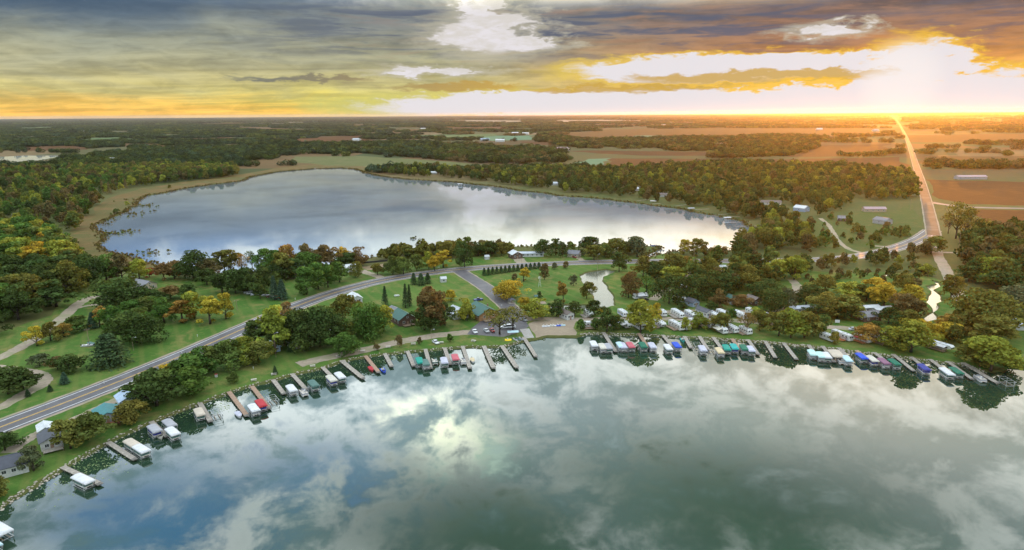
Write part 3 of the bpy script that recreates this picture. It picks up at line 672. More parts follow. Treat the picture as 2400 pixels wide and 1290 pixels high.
HERO = '''
259 856 781 80 pine needle|standing alone on the open lawn beside the highway
321 804 726 94 wide dark|on the lawn behind the lone pine
385 756 694 54 round green|in the clump on the lawn above the highway
428 756 701 38 tall orange|in the clump on the lawn above the highway
457 747 684 52 round lime|in the clump on the lawn above the highway
493 760 699 38 tall gold|in the clump on the lawn above the highway
530 748 689 40 round gold|standing apart on the lawn near the highway
290 720 655 102 wide dark|beside the grey-roofed house in the trees
235 768 721 28 tall orange|in the row along the driveway
218 770 732 24 spruce blue|in the row along the driveway
181 775 740 38 round mid|in the row along the driveway
150 790 757 31 round orange|in the row along the driveway
119 799 755 34 round olive|in the row along the driveway
87 811 766 32 round gold|at the lower end of the row along the driveway
263 775 716 36 round green|between driveway row and lawn
310 722 694 36 round olive|below the grey-roofed house
338 742 698 72 round mid|below the grey-roofed house
300 752 706 52 round green|below the grey-roofed house
362 716 680 40 round dark|below the grey-roofed house
400 700 668 36 round rust|above the clump on the lawn
440 700 667 44 round dark|above the clump on the lawn
164 873 832 52 shrub dark|on the lawn above the curved driveway
135 866 836 30 shrub brown|on the lawn above the curved driveway
94 857 832 38 shrub grey|on the lawn above the curved driveway
152 900 872 20 spruce blue|on the lawn near the curved driveway
66 930 912 12 spruce needle|beside the curved driveway
118 918 902 12 spruce needle|beside the curved driveway
20 924 860 66 round dark|inside the bend of the driveway
55 912 860 40 round dark|inside the bend of the driveway
205 668 598 62 wide dark|at the edge of the wood by the marsh
250 658 594 46 round green|at the edge of the wood by the marsh
287 655 596 42 round brown|at the edge of the wood by the marsh
327 655 606 40 round lime|at the edge of the wood by the marsh
351 650 629 22 shrub red|beside the van behind the house
409 654 612 52 shrub rust|by the marsh edge of the far lake
385 656 618 30 shrub rust|by the marsh edge of the far lake
454 655 589 64 wide dark|on the shore of the far lake
483 652 606 40 round brown|on the shore of the far lake
527 642 584 48 round olive|on the shore of the far lake
569 641 595 28 airy orange|on the shore of the far lake
592 632 587 24 airy dark|on the shore of the far lake
625 634 582 42 round green|on the shore of the far lake
650 640 586 36 round green|on the shore of the far lake
675 644 575 38 round orange|on the shore of the far lake
667 652 590 48 round olive|on the shore of the far lake
717 634 573 32 round brown|on the shore of the far lake
721 642 592 56 wide green|on the shore of the far lake
765 630 576 50 round rust|on the shore of the far lake
745 634 590 34 round brown|on the shore of the far lake
808 624 580 26 round gold|on the shore of the far lake
815 628 592 40 round dark|on the shore of the far lake
837 624 577 38 round rust|on the shore of the far lake
485 668 628 36 round dark|in the dark grove behind the lawn
521 686 642 44 round dark|in the dark grove behind the lawn
552 688 632 46 round dark|in the dark grove behind the lawn
579 684 626 42 round dark|in the dark grove behind the lawn
617 676 625 40 round dark|in the dark grove behind the lawn
600 690 640 34 round dark|in the dark grove behind the lawn
646 660 618 44 round dark|in the dark grove behind the lawn
690 652 606 44 round dark|in the dark grove behind the lawn
644 702 647 26 spruce blue|beside the parked orange tractor
662 702 656 30 spruce blue|beside the parked orange tractor
610 701 664 28 round dark|over the parked boats on the lawn
719 690 626 58 round green|on the bank above the highway bend
746 678 616 46 round green|on the bank above the highway bend
769 674 619 38 round green|on the bank above the highway bend
796 662 614 44 round green|on the bank above the highway bend
833 650 614 26 round olive|in front of the white barn by the dirt lot
885 645 618 24 round olive|beside the dirt lot
921 643 597 32 round mid|north of the highway past the dirt lot
946 643 602 34 round mid|north of the highway past the dirt lot
977 635 596 26 round mid|north of the highway past the dirt lot
1005 631 590 28 round lime|north of the highway past the dirt lot
1019 635 599 26 round gold|north of the highway past the dirt lot
1039 628 586 26 tall gold|north of the highway past the dirt lot
1089 626 566 36 round dark|north of the highway opposite the junction
1051 604 566 46 round olive|behind the highway at the far lake
995 600 571 40 round olive|behind the highway at the far lake
960 604 576 34 round olive|behind the highway at the far lake
1121 601 567 36 round dark|behind the highway at the far lake
1153 602 564 28 round dark|behind the highway at the far lake
1176 600 568 26 round olive|behind the highway at the far lake
970 667 640 18 pine needle|beside the highway left of the white shed
987 669 641 22 pine needle|beside the highway left of the white shed
1003 665 640 18 pine needle|beside the highway left of the white shed
903 718 671 17 slim needle|on the slope above the green-roofed house
951 722 666 18 slim needle|on the slope above the green-roofed house
960 718 668 15 slim needle|on the slope above the green-roofed house
1009 768 672 72 round rust|beside the green-roofed house
995 774 706 56 round dark|beside the green-roofed house
1043 763 708 44 round dark|beside the lodge
1057 707 680 26 round gold|behind the lodge
1094 752 697 36 round lime|against the wall of the lodge
870 792 712 78 wide green|left of the green-roofed house
900 776 716 42 round lime|left of the green-roofed house
845 782 738 50 round green|left of the green-roofed house
814 790 754 46 round olive|above the gravel lane
803 752 690 48 round olive|beside the highway above the oak grove
807 831 786 60 round green|between the gravel lane and the docks
1171 784 722 66 airy olive|standing by the car park near the boat ramp
1202 774 716 50 airy olive|standing by the car park near the boat ramp
1188 700 659 64 wide gold|beside the junction road on the green
1227 660 629 22 tall gold|on the green by the creek
1205 656 642 14 round brown|on the green by the creek
1276 656 618 20 round brown|on the green by the creek
1320 712 661 22 tall orange|on the green by the creek
1375 700 660 26 round olive|on the creek bank
1344 670 644 16 round grey|on the green by the creek
1325 629 613 14 round brown|on the green by the highway
1300 632 616 12 round grey|on the green by the highway
1265 700 682 10 tall dark|on the green by the playground
1252 746 698 56 round lime|over the beach car park
1232 736 698 32 round gold|over the beach car park
1305 741 699 38 round dark|behind the cabin at the beach
1347 741 708 38 round dark|behind the campers at the beach
1392 741 704 38 round dark|behind the campers at the beach
1361 774 748 22 shrub green|at the end of the sandy beach
1272 601 562 38 wide dark|between the mobile home and the far lake
1302 598 558 18 tall mid|between the mobile home and the far lake
1319 604 567 20 round dark|between the mobile home and the far lake
549 898 869 21 round mid|on the lawn by the docks
645 877 858 13 spruce needle|on the lawn by the docks
937 814 785 14 round brown|on the lawn strip by the docks
984 808 790 10 round brown|on the lawn strip by the docks
1055 802 782 14 round green|on the lawn strip by the docks
884 822 807 14 shrub brown|on the lawn strip by the docks
440 922 841 86 round green|in the shore row below the highway
404 914 858 56 round olive|in the shore row below the highway
396 902 856 42 round gold|in the shore row below the highway
466 880 820 58 round green|in the shore row below the highway
500 872 812 50 round mid|in the shore row below the highway
532 864 798 62 round mid|in the shore row below the highway
569 850 790 54 round lime|in the shore row below the highway
606 852 800 56 round olive|in the shore row below the highway
368 952 864 88 round dark|in the shore row below the highway
345 948 886 50 round dark|in the shore row below the highway
645 828 714 56 tall lime|rising over the shore grove with a bare trunk
677 770 710 36 round rust|behind the oak grove
608 800 750 58 round dark|in the oak grove between highway and shore
666 810 743 62 wide dark|in the oak grove between highway and shore
698 815 728 88 wide dark|in the oak grove between highway and shore
750 812 721 88 wide dark|in the oak grove between highway and shore
726 818 748 66 wide dark|in the oak grove between highway and shore
780 808 740 54 round dark|in the oak grove between highway and shore
682 824 802 21 spruce needle|at the foot of the oak grove
304 994 944 62 round olive|beside the teal-roofed house
206 1030 966 76 round mid|between the teal-roofed house and the white cabin
166 1052 984 68 round olive|between the teal-roofed house and the white cabin
12 1056 1016 42 round dark|behind the dark-roofed house
80 1104 1046 40 round grey|between dark-roofed house and white cabin
-12 1172 1122 44 round olive|in front of the dark-roofed house
1451 637 592 34 round dark|beside the highway at the creek
1392 609 573 36 round olive|behind the highway near the channel
1384 595 555 48 round dark|behind the highway near the channel
1420 604 574 30 round mid|behind the highway near the channel
1452 600 558 42 round olive|behind the highway near the channel
1493 603 554 38 round grey|behind the highway near the channel
1603 596 562 30 round gold|on the grass between channel and far lake
1632 604 560 38 round olive|on the grass between channel and far lake
1681 602 574 38 airy rust|on the grass between channel and far lake
1587 648 594 46 round olive|south of the highway past the creek
1606 644 600 22 round orange|south of the highway past the creek
1507 650 601 44 round olive|south of the highway past the creek
1535 652 614 44 round dark|south of the highway past the creek
1579 662 626 44 round lime|south of the highway past the creek
1638 655 620 38 round olive|south of the highway past the creek
1660 637 611 32 round dark|south of the highway past the creek
1473 698 640 40 round rust|on the bank east of the creek
1515 690 646 46 airy green|on the bank east of the creek
1568 712 648 66 wide dark|in the wood behind the campsite
1635 704 646 66 wide dark|in the wood behind the campsite
1666 700 659 52 wide dark|in the wood behind the campsite
1600 690 650 44 round dark|in the wood behind the campsite
1700 690 640 50 round dark|in the wood behind the campsite
1720 664 620 50 round olive|in the wood behind the campsite
1685 724 678 36 round rust|in the wood behind the campsite
1738 718 690 36 round rust|in the wood behind the campsite
1752 678 622 58 wide olive|in the wood behind the campsite
1816 656 608 46 round lime|in the wood behind the campsite
1861 656 599 48 round lime|in the wood behind the campsite
1797 688 655 48 wide dark|in the wood behind the campsite
1814 732 681 62 wide dark|in the wood behind the campsite
1846 722 676 40 round grey|in the wood behind the campsite
1770 700 664 44 round dark|in the wood behind the campsite
1501 780 706 74 round lime|among the campers on the lakeshore
1423 778 720 54 round dark|among the campers on the lakeshore
1446 772 738 30 round mid|among the campers on the lakeshore
1537 756 710 28 round gold|among the campers on the lakeshore
1412 736 721 24 shrub gold|among the campers on the lakeshore
1604 777 744 21 round lime|among the campers on the lakeshore
1638 772 731 50 round lime|among the campers on the lakeshore
1688 774 734 54 round olive|among the campers on the lakeshore
1713 757 722 26 round green|among the campers on the lakeshore
1749 783 732 42 airy rust|among the campers on the lakeshore
1780 776 726 44 round olive|among the campers on the lakeshore
1825 788 728 58 round olive|among the campers on the lakeshore
1853 792 726 60 round lime|among the campers on the lakeshore
1885 792 732 64 round olive|among the campers on the lakeshore
1920 786 738 44 round mid|among the campers on the lakeshore
1395 774 746 26 round green|among the campers on the lakeshore
1524 752 722 30 round dark|among the campers on the lakeshore
1772 752 722 34 round lime|among the campers on the lakeshore
1800 764 734 34 round brown|among the campers on the lakeshore
1955 806 778 26 round olive|among the campers on the lakeshore
2086 808 770 34 round dark|among the campers on the lakeshore
2048 782 752 36 round dark|among the campers on the lakeshore
1666 730 707 28 round dark|among the campers on the lakeshore
1601 728 710 26 round dark|among the campers on the lakeshore
1934 743 690 58 round olive|around the mobile homes
1995 743 692 62 round olive|around the mobile homes
1962 745 704 58 round dark|around the mobile homes
1993 698 659 54 round lime|around the mobile homes
1934 688 645 46 round olive|around the mobile homes
1889 716 670 58 round dark|around the mobile homes
1905 748 712 44 round dark|around the mobile homes
2051 698 653 50 round gold|in the grove left of the narrow creek
2071 724 664 50 round gold|in the grove left of the narrow creek
2030 706 664 46 round dark|in the grove left of the narrow creek
2118 688 643 42 round olive|in the grove left of the narrow creek
2138 720 668 48 round gold|in the grove left of the narrow creek
2118 744 687 46 round brown|in the grove left of the narrow creek
2082 758 720 62 round dark|in the grove left of the narrow creek
2132 758 726 44 round olive|in the grove left of the narrow creek
2105 724 690 46 round brown|in the grove left of the narrow creek
2146 744 704 34 round brown|in the grove left of the narrow creek
2032 803 757 50 round orange|between the two motorhomes on the shore
2135 826 751 80 round lime|on the shore above the purple lift
2168 800 752 40 round gold|on the shore above the purple lift
2100 812 772 44 round olive|on the shore above the purple lift
2224 785 740 48 round orange|at the right end of the campsite
2227 797 757 40 round gold|at the right end of the campsite
2245 780 738 46 round olive|at the right end of the campsite
2228 702 645 40 round olive|beside the narrow creek
2260 745 696 30 tall gold|beside the gravel road
2314 780 682 112 wide olive|at the right edge above the lawn
2325 806 742 78 round olive|at the right edge above the lawn
2375 736 668 66 round grey|at the right edge above the lawn
2272 842 796 60 round olive|hanging over the water at the right end
2322 870 789 74 round lime|hanging over the water at the right end
2296 860 806 56 round olive|hanging over the water at the right end
2358 864 822 40 round green|hanging over the water at the right end
2330 666 600 66 round lime|in the wood at the right edge
2383 634 600 48 round lime|in the wood at the right edge
2300 640 594 56 round dark|in the wood at the right edge
2360 690 636 56 round dark|in the wood at the right edge
2288 610 568 44 round dark|in the wood at the right edge
2340 618 578 50 round dark|in the wood at the right edge
2390 604 566 50 round dark|in the wood at the right edge
2270 660 620 46 round dark|in the wood at the right edge
2182 594 554 48 round olive|at the junction with the straight road
2174 648 620 22 round lime|in the wetland left of the gravel road
2240 560 470 46 airy olive|right of the straight road
2262 566 488 44 airy olive|right of the straight road
2222 548 500 26 airy brown|right of the straight road
2282 572 536 40 round dark|right of the straight road
'''
for line in HERO.strip().split('\n'):
    a, place = line.split('|'); a = a.split()
    tree(float(a[0]), float(a[1]), float(a[2]), float(a[3]), a[4], a[5], place)
# the hedge-like row of young pines along the green
for i in range(14):
    f = i / 13; tree(1135 + 128 * f, 646 - 17 * f, 646 - 17 * f - (18 - 4 * f), 12, 'pine', 'needle', 'in the planted row along the green')
# dense wood at the left edge: its nearest trees one by one
WOODL = [(-40, 545), (40, 545), (120, 560), (165, 600), (185, 640), (170, 690), (110, 740), (40, 775), (-40, 800)]
wl = jit(WOODL, 0, 1)
placed = []
def scatter(poly, n, gap, rnd):
    xs, ys = [p[0] for p in poly], [p[1] for p in poly]; out = []
    for _ in range(n * 30):
        p = (rnd.uniform(min(xs), max(xs)), rnd.uniform(min(ys), max(ys)))
        if inside(p, poly) and all((p[0] - q[0]) ** 2 + (p[1] - q[1]) ** 2 > gap * gap for q in out):
            out.append(p)
            if len(out) >= n: break
    return out
def project(p):
    v = ROT.transposed() @ (Vector(p) - Vector((0, 0, H))); return 1200 - FPX * v.x / v.z, 645 + FPX * v.y / v.z
for (x, y) in scatter(wl, 74, 7.0 * K, random.Random(5)):
    px, py = project((x, y, GZ)); 
    if px < -25: continue
    sc = 700 * K / math.hypot(x, y) 
    lit = py < 640  # light on the farther trees is put into their leaf tints
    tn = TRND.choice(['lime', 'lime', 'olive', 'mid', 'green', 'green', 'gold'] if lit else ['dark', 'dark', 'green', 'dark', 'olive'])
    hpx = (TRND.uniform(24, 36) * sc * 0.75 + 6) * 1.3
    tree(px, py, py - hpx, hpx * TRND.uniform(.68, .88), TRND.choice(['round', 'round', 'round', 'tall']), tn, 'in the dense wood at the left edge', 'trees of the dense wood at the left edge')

def tree_labels():
    by = {}
    for r, px, b in trees_all: by.setdefault(r['place'], []).append((px, r))
    for text, L in by.items():
        L.sort(key=lambda q: q[0])
        for i, (px, r) in enumerate(L):
            if True:
                if len(L) == 1: r['label'] = text
                elif len(L) == 2: r['label'] = text + (', left one' if i == 0 else ', right one')
                else: r['label'] = text + ', ' + ORD[i] + ' from left'
            del r['place']
tree_labels()

# ------------------------------------------------------------------ woods too large to count: points that carry canopy pieces
def wood(name, label, pts, sources, kind='stuff', cat='woodland'):
    """pts: (x, y, z, scale xy, scale z, tint, source index)"""
    me = bpy.data.meshes.new(name); me.vertices.add(len(pts)); P = np.array([p[:3] for p in pts], dtype=float)
    me.vertices.foreach_set('co', P.ravel())
    def at(nm, typ, key, vals): me.attributes.new(nm, typ, 'POINT').data.foreach_set(key, np.array(vals, dtype=float if typ != 'INT' else np.int32).ravel())
    at('sc', 'FLOAT_VECTOR', 'vector', [(p[3], p[3], p[4]) for p in pts]); at('tint', 'FLOAT_VECTOR', 'vector', [p[5] for p in pts])
    rr = random.Random(3); at('rot', 'FLOAT_VECTOR', 'vector', [(0, 0, rr.uniform(0, 6.28)) for p in pts]); at('idx', 'INT', 'value', [p[6] for p in pts])
    o = obj(name, me, kind=kind, label=label, cat=cat)
    ng = bpy.data.node_groups.new(name, 'GeometryNodeTree')
    ng.interface.new_socket('Geometry', in_out='INPUT', socket_type='NodeSocketGeometry'); ng.interface.new_socket('Geometry', in_out='OUTPUT', socket_type='NodeSocketGeometry')
    N = ng.nodes.new; gi, go, inst = N('NodeGroupInput'), N('NodeGroupOutput'), N('GeometryNodeInstanceOnPoints'); lk = ng.links.new
    join = N('GeometryNodeGeometryToInstance')
    for so in reversed(sources):
        oi = N('GeometryNodeObjectInfo'); oi.inputs['Object'].default_value = so; oi.inputs['As Instance'].default_value = True; lk(oi.outputs['Geometry'], join.inputs[0])
    # several sources: joined as a list of instances and picked by index
    jg = N('GeometryNodeJoinGeometry')
    for l in list(ng.links):
        if l.to_node == join: src = l.from_socket; ng.links.remove(l); lk(src, jg.inputs[0])
    ng.nodes.remove(join)
    lk(jg.outputs[0], inst.inputs['Instance']); inst.inputs['Pick Instance'].default_value = True
    def rd(nm, typ):
        a = N('GeometryNodeInputNamedAttribute'); a.data_type = typ; a.inputs[0].default_value = nm; return a.outputs[0]
    lk(rd('sc', 'FLOAT_VECTOR'), inst.inputs['Scale']); lk(rd('idx', 'INT'), inst.inputs['Instance Index'])
    e2r = N('FunctionNodeEulerToRotation'); lk(rd('rot', 'FLOAT_VECTOR'), e2r.inputs[0]); lk(e2r.outputs[0], inst.inputs['Rotation'])
    lk(gi.outputs[0], inst.inputs['Points']); lk(inst.outputs[0], go.inputs[0])
    md = o.modifiers.new('scatter', 'NODES'); md.node_group = ng
    return o
def src(name, me):
    return bpy.data.objects.new(name, me)      # a template: never linked into the scene
def merged(crown, trunk, name):
    return crown
SRC_NEAR = [src('tree_template', crown_broad(900 + i, 700, 13, .06, .46, .055)) for i in range(5)] + [src('tree_template', crown_spruce(950, 500, .30, .05))]
SRC_BUSH = [src('bush_template', crown_broad(960 + i, 220, 9, .0, .6, .11)) for i in range(3)]
SRC_MID = [src('canopy_template', crown_patch(970 + i, 5, 110, 22, 1.15)) for i in range(4)]
SRC_FAR = [src('canopy_template', crown_patch(980 + i, 16, 60, 62, 2.3)) for i in range(4)]
SRC_VFAR = [src('canopy_template', crown_patch(990 + i, 40, 34, 190, 5.0)) for i in range(3)]
SRC_REED = [src('reed_template', crown_broad(995 + i, 60, 7, .0, .9, .22)) for i in range(2)]

LB = [(min(p[0] for p in q) - 4, max(p[0] for p in q) + 4, min(p[1] for p in q) - 4, max(p[1] for p in q) + 4, q) for q in LAKES + FIELDS]
RB = []
for L, hw in ROADS:
    for i in range(len(L) - 1):
        a, b = L[i], L[i + 1]; m = hw + 170
        RB.append((min(a.x, b.x) - m, max(a.x, b.x) + m, min(a.y, b.y) - m, max(a.y, b.y) + m, a.x, a.y, b.x - a.x, b.y - a.y, hw))
RBA = np.array(RB)
def blocked(x, y, pad=0.0):
    for a, b, c, d, q in LB:
        if a <= x <= b and c <= y <= d and inside((x, y), q): return True
    A = RBA[(RBA[:, 0] <= x) & (RBA[:, 1] >= x) & (RBA[:, 2] <= y) & (RBA[:, 3] >= y)]
    if len(A) == 0: return False
    dx, dy = x - A[:, 4], y - A[:, 5]; t = np.clip((dx * A[:, 6] + dy * A[:, 7]) / (A[:, 6] ** 2 + A[:, 7] ** 2 + 1e-9), 0, 1)
    return bool((((dx - A[:, 6] * t) ** 2 + (dy - A[:, 7] * t) ** 2) < (A[:, 8] + pad) ** 2).any())
WRND = random.Random(21)
def tint_of(names, lo=.75, hi=1.35):
    T = TINT[WRND.choice(names)]; k = WRND.uniform(lo, hi); return (T[0] * k, T[1] * k, T[2] * k)
CLEARPX = [(2160, 650, 2216, 790), (1848, 484, 1910, 528), (1776, 470, 1838, 502), (1996, 470, 2150, 540), (1484, 446, 1506, 466), (1538, 458, 1566, 474), (1006, 404, 1028, 420), (1290, 430, 1312, 450), (1680, 612, 1722, 650), (1866, 724, 1900, 750)]      # yards kept open in front of houses
def fill(polypx, spacing, hrange, names, nsrc, wratio=0.95, first=0, pad=3.0, keep=1.0):
    poly = jit(polypx, 0.05, 2, 77); out = []; spacing *= K; hrange = (hrange[0] * K, hrange[1] * K)
    xs, ys = [p[0] for p in poly], [p[1] for p in poly]
    nx, ny = int((max(xs) - min(xs)) / spacing) + 1, int((max(ys) - min(ys)) / spacing) + 1
    for i in range(nx):
        for j in range(ny):
            if WRND.random() > keep: continue
            x, y = min(xs) + (i + WRND.random()) * spacing, min(ys) + (j + WRND.random()) * spacing
            if inside((x, y), poly) and not blocked(x, y, pad):
                qx, qy = project((x, y, GZ))
                if any(u0 < qx < u1 and v0 < qy < v1 for u0, v0, u1, v1 in CLEARPX): continue
                h = WRND.uniform(*hrange); out.append((x, y, GZ, h * WRND.uniform(.85, 1.1) * wratio, h, tint_of(names), first + WRND.randrange(nsrc)))
    return out
W1 = []
EASTW = [(868, 402), (1010, 398), (1110, 404), (1210, 404), (1300, 402), (1400, 402), (1560, 398), (1700, 388), (1850, 392), (2000, 396), (2138, 412), (2150, 470), (2146, 486), (2080, 478), (2000, 482), (1950, 500), (1880, 520), (1850, 545), (1790, 535), (1740, 512), (1690, 498), (1600, 482), (1500, 469), (1430, 460), (1330, 452), (1250, 442), (1150, 428), (1060, 419), (960, 414), (885, 406)]
W1 += fill(EASTW, 10, (7.5, 12.5), ['dark', 'dark', 'mid', 'olive', 'brown', 'olive', 'mid', 'dark', 'lime'], 5, pad=4)
W1 += fill([(1850, 545), (1900, 560), (1935, 592), (1700, 606), (1745, 570), (1775, 548)], 8.5, (8, 13), ['dark', 'mid', 'olive', 'lime', 'brown'], 5, pad=3)
W1 += fill([(1800, 622), (1960, 612), (2050, 606), (2120, 592), (2170, 572), (2190, 600), (2160, 625), (2060, 628), (1960, 640), (1880, 640)], 8.5, (5, 9), ['olive', 'brown', 'mid', 'dark', 'lime'], 5, pad=4, keep=.75)
W1 += fill([(2240, 600), (2290, 560), (2420, 548), (2450, 680), (2380, 700), (2290, 680)], 8, (9, 14), ['dark', 'dark', 'mid', 'olive', 'brown'], 5, pad=4)
W1 += fill([(1690, 618), (1800, 622), (1890, 640), (1860, 668), (1800, 680), (1700, 690), (1640, 690), (1600, 660), (1650, 640)], 8.5, (8, 13), ['dark', 'mid', 'olive', 'dark', 'brown'], 5, pad=3, keep=.7)
W1 += fill([(2230, 690), (2300, 700), (2300, 780), (2240, 840), (2220, 770)], 7, (6, 10), ['olive', 'mid', 'dark'], 5, pad=3, keep=.5)
wood('woodland', 'mixed autumn wood between the far lake and the straight road', W1, SRC_NEAR)
W2 = fill([(-140, 405), (150, 400), (300, 398), (420, 392), (560, 400), (555, 412), (470, 424), (380, 432), (320, 440), (265, 455), (230, 480), (195, 510), (172, 545), (100, 548), (-140, 560)], 11, (8, 14), ['mid', 'olive', 'lime', 'brown', 'green', 'dark'], 6, pad=4, keep=.9)
W2 += fill([(160, 400), (560, 398), (556, 414), (470, 420), (300, 434), (180, 430)], 9, (9, 13), ['lime', 'olive', 'olive', 'mid', 'brown'], 5, pad=4)
wood('woodland', 'olive and yellow wood left of the marsh on the far lake', W2, SRC_NEAR)
W3 = fill([(860, 614), (900, 604), (960, 592), (1080, 586), (1200, 586), (1200, 596), (1080, 600), (960, 608), (900, 616)], 5.5, (4, 8), ['olive', 'brown', 'olive', 'mid', 'rust'], 3, 1.0, pad=3)
W3 += fill([(1330, 582), (1500, 586), (1500, 598), (1330, 592)], 5.5, (3, 6), ['olive', 'brown', 'mid'], 3, 1.0, pad=3)
W3 += fill([(1600, 592), (1730, 590), (1760, 606), (1650, 603)], 6, (2, 5), ['brown', 'brown', 'olive'], 3, 1.0, pad=3, keep=.6)
W3 += fill([(1880, 645), (2170, 632), (2190, 660), (2160, 690), (2000, 664), (1900, 664)], 6, (2, 5), ['olive', 'brown', 'mid', 'dark'], 3, 1.0, pad=3, keep=.6)
W3 += fill([(160, 590), (260, 500), (330, 455), (460, 428), (420, 436), (320, 462), (270, 505), (200, 545)], 9, (1.5, 4), ['olive', 'mid', 'lime', 'brown'], 3, 1.2, pad=4, keep=.5)
W3 += fill([(560, 690), (640, 660), (700, 650), (640, 690)], 6, (4, 7), ['dark', 'mid'], 3, pad=4, keep=.6)
W3 += fill([(2196, 560), (2240, 600), (2270, 690), (2250, 640), (2230, 580)], 6, (2, 6), ['olive', 'mid', 'brown'], 3, pad=4, keep=.6)
W3 += fill([(1880, 540), (1930, 512), (2000, 500), (2060, 530), (2120, 540), (2140, 560), (2040, 590), (1930, 588)], 9, (3, 7), ['mid', 'olive', 'dark', 'green', 'brown'], 3, .9, pad=2, keep=.62)  # these stand for the yard trees, built from the bush templates
W3 += fill([(2040, 540), (2120, 520), (2150, 548), (2100, 572), (2040, 575)], 9, (3, 6), ['dark', 'mid', 'brown'], 3, .9, pad=2, keep=.55)  # more yard trees, also made of bush templates
wood('bushes_and_yard_trees', 'low olive bushes along the highway and wetland, and small yard trees', W3, SRC_BUSH, cat='bushes')
# reeds round the far lake
W4 = []
for i in range(len(FARLAKE)):
    a, b = FARLAKE[i], FARLAKE[(i + 1) % len(FARLAKE)]; d = b - a
    for k in range(max(1, int(d.length / (0.8 * K)))):
        p = a + d * WRND.random() + Vector((WRND.gauss(0, 2.0), WRND.gauss(0, 2.0)))
        W4.append((p.x, p.y, 0.0, WRND.uniform(.7, 1.6), WRND.uniform(1.0, 2.2), tint_of(['brown', 'brown', 'olive', 'rust']), WRND.randrange(2)))
for cx, cy, n, sp in ((312, 502, 8, 3), (345, 498, 6, 3), (318, 507, 6, 3), (338, 484, 8, 3), (352, 482, 5, 2), (266, 516, 5, 3), (300, 470, 9, 4), (270, 548, 22, 5), (290, 546, 12, 4), (245, 528, 6, 3), (330, 598, 16, 5), (940, 582, 5, 2), (968, 560, 4, 2), (360, 485, 4, 2), (1120, 584, 14, 6), (1050, 580, 10, 5)):
    g = G(cx, cy, 0)
    for k in range(n): W4.append((g.x + WRND.gauss(0, sp * K), g.y + WRND.gauss(0, sp * 2.2), 0.0, WRND.uniform(1.0, 2.2), WRND.uniform(1.2, 2.2), tint_of(['olive', 'mid', 'brown']), WRND.randrange(2)))
wood('reeds', 'brown and olive reeds fringing the far lake', W4, SRC_REED, cat='reeds')

# far country: rows and blocks of wood between the fields, thicker to the left
WOODPX = [
    [(640, 372), (700, 352), (780, 340), (880, 338), (1000, 338), (1200, 345), (1330, 358), (1330, 380), (1180, 386), (1000, 372), (860, 360), (700, 362)],
    [(1255, 322), (1300, 312), (1400, 315), (1480, 322), (1500, 332), (1460, 345), (1340, 346), (1270, 334)],
    [(1500, 328), (1580, 322), (1700, 326), (1700, 345), (1580, 352), (1500, 342)],
    [(1555, 345), (1680, 340), (1690, 354), (1560, 354)],
    [(1685, 360), (1760, 348), (1880, 346), (1925, 338), (1900, 356), (1830, 368), (1690, 371)],
    [(1700, 325), (1850, 322), (1930, 332), (1900, 345), (1700, 345)],
    [(1500, 298), (1900, 294), (2060, 300), (1850, 303), (1560, 302)],
    [(2130, 392), (2480, 380), (2480, 406), (2280, 404), (2180, 400)],
    [(-140, 362), (90, 372), (160, 366), (330, 360), (560, 352), (640, 360), (600, 376), (450, 384), (300, 392), (150, 398), (-140, 398)],
    [(240, 372), (300, 345), (450, 346), (640, 348), (680, 362), (640, 374), (400, 380)],
    [(-140, 326), (150, 330), (240, 336), (200, 343), (-140, 342)],
    [(2300, 300), (2480, 292), (2480, 310), (2320, 312)],
    [(1930, 470), (2050, 466), (2130, 470), (2120, 482), (1980, 482)],
]
wpolys = [jit(p, 0.08, 3, 300 + i) for i, p in enumerate(WOODPX)]
wbox = [(min(p[0] for p in q), max(p[0] for p in q), min(p[1] for p in q), max(p[1] for p in q)) for q in wpolys]
from mathutils import noise as mnoise
def wooded(x, y, thr):
    for q, b in zip(wpolys, wbox):
        if b[0] <= x <= b[1] and b[2] <= y <= b[3] and inside((x, y), q): return mnoise.fractal(Vector((x / 130, y / 130, 5.3)), 0.9, 2.0, 3) > -0.35
    v = mnoise.fractal(Vector((x / 620, y / 330, 1.3)), 0.8, 2.0, 4)
    e = mnoise.noise(Vector((x / 520, y / 300, 8.1)))
    if abs(e) < 0.022 and mnoise.noise(Vector((x / 160, y / 160, 2.0))) > -0.25: return True      # hedgerows
    lefty = -x / (y + 1)                         # the left side of the country is wooded, the right side farmed
    return v > thr - lefty * 0.34
def band(y0, y1, sp, nsrc, thr, jh):
    out = []; sp *= K; y = y0 * K; y1 *= K
    while y < y1:
        w = y * 0.86
        for i in range(int(2 * w / sp) + 1):
            x = -w + (i + WRND.random()) * sp; yy = y + WRND.random() * sp
            if wooded(x, yy, thr) and not blocked(x, yy, sp * 0.75):
                lefty = -x / (yy + 1)
                nm = ['dark', 'dark', 'needle', 'needle', 'blue', 'mid'] if lefty > 0.1 else ['dark', 'dark', 'mid', 'brown', 'needle']
                s = WRND.uniform(.8, 1.15) * K; out.append((x, yy, GZ, s, s * WRND.uniform(*jh) * 0.60, tint_of(nm, .55, 1.05), WRND.randrange(nsrc)))
        y += sp
    return out
def clear_near(pts):
    return [p for p in pts if not any(inside(p, q) for q in NOFAR)]
NOFAR = [jit([(-140, 360), (150, 360), (160, 374), (130, 388), (-140, 393)], 0, 1), jit([(100, 640), (140, 560), (240, 455), (330, 436), (560, 405), (690, 388), (860, 384), (900, 420), (600, 560), (400, 640)], 0, 1), jit([(690, 368), (850, 366), (1000, 377), (1180, 390), (1240, 399), (1000, 398), (760, 392)], 0, 1)]
wood('forest', 'dark tree belts and woods beyond the far lake', clear_near(band(900, 2300, 16, 4, 0.30, (.85, 1.2))), SRC_MID)
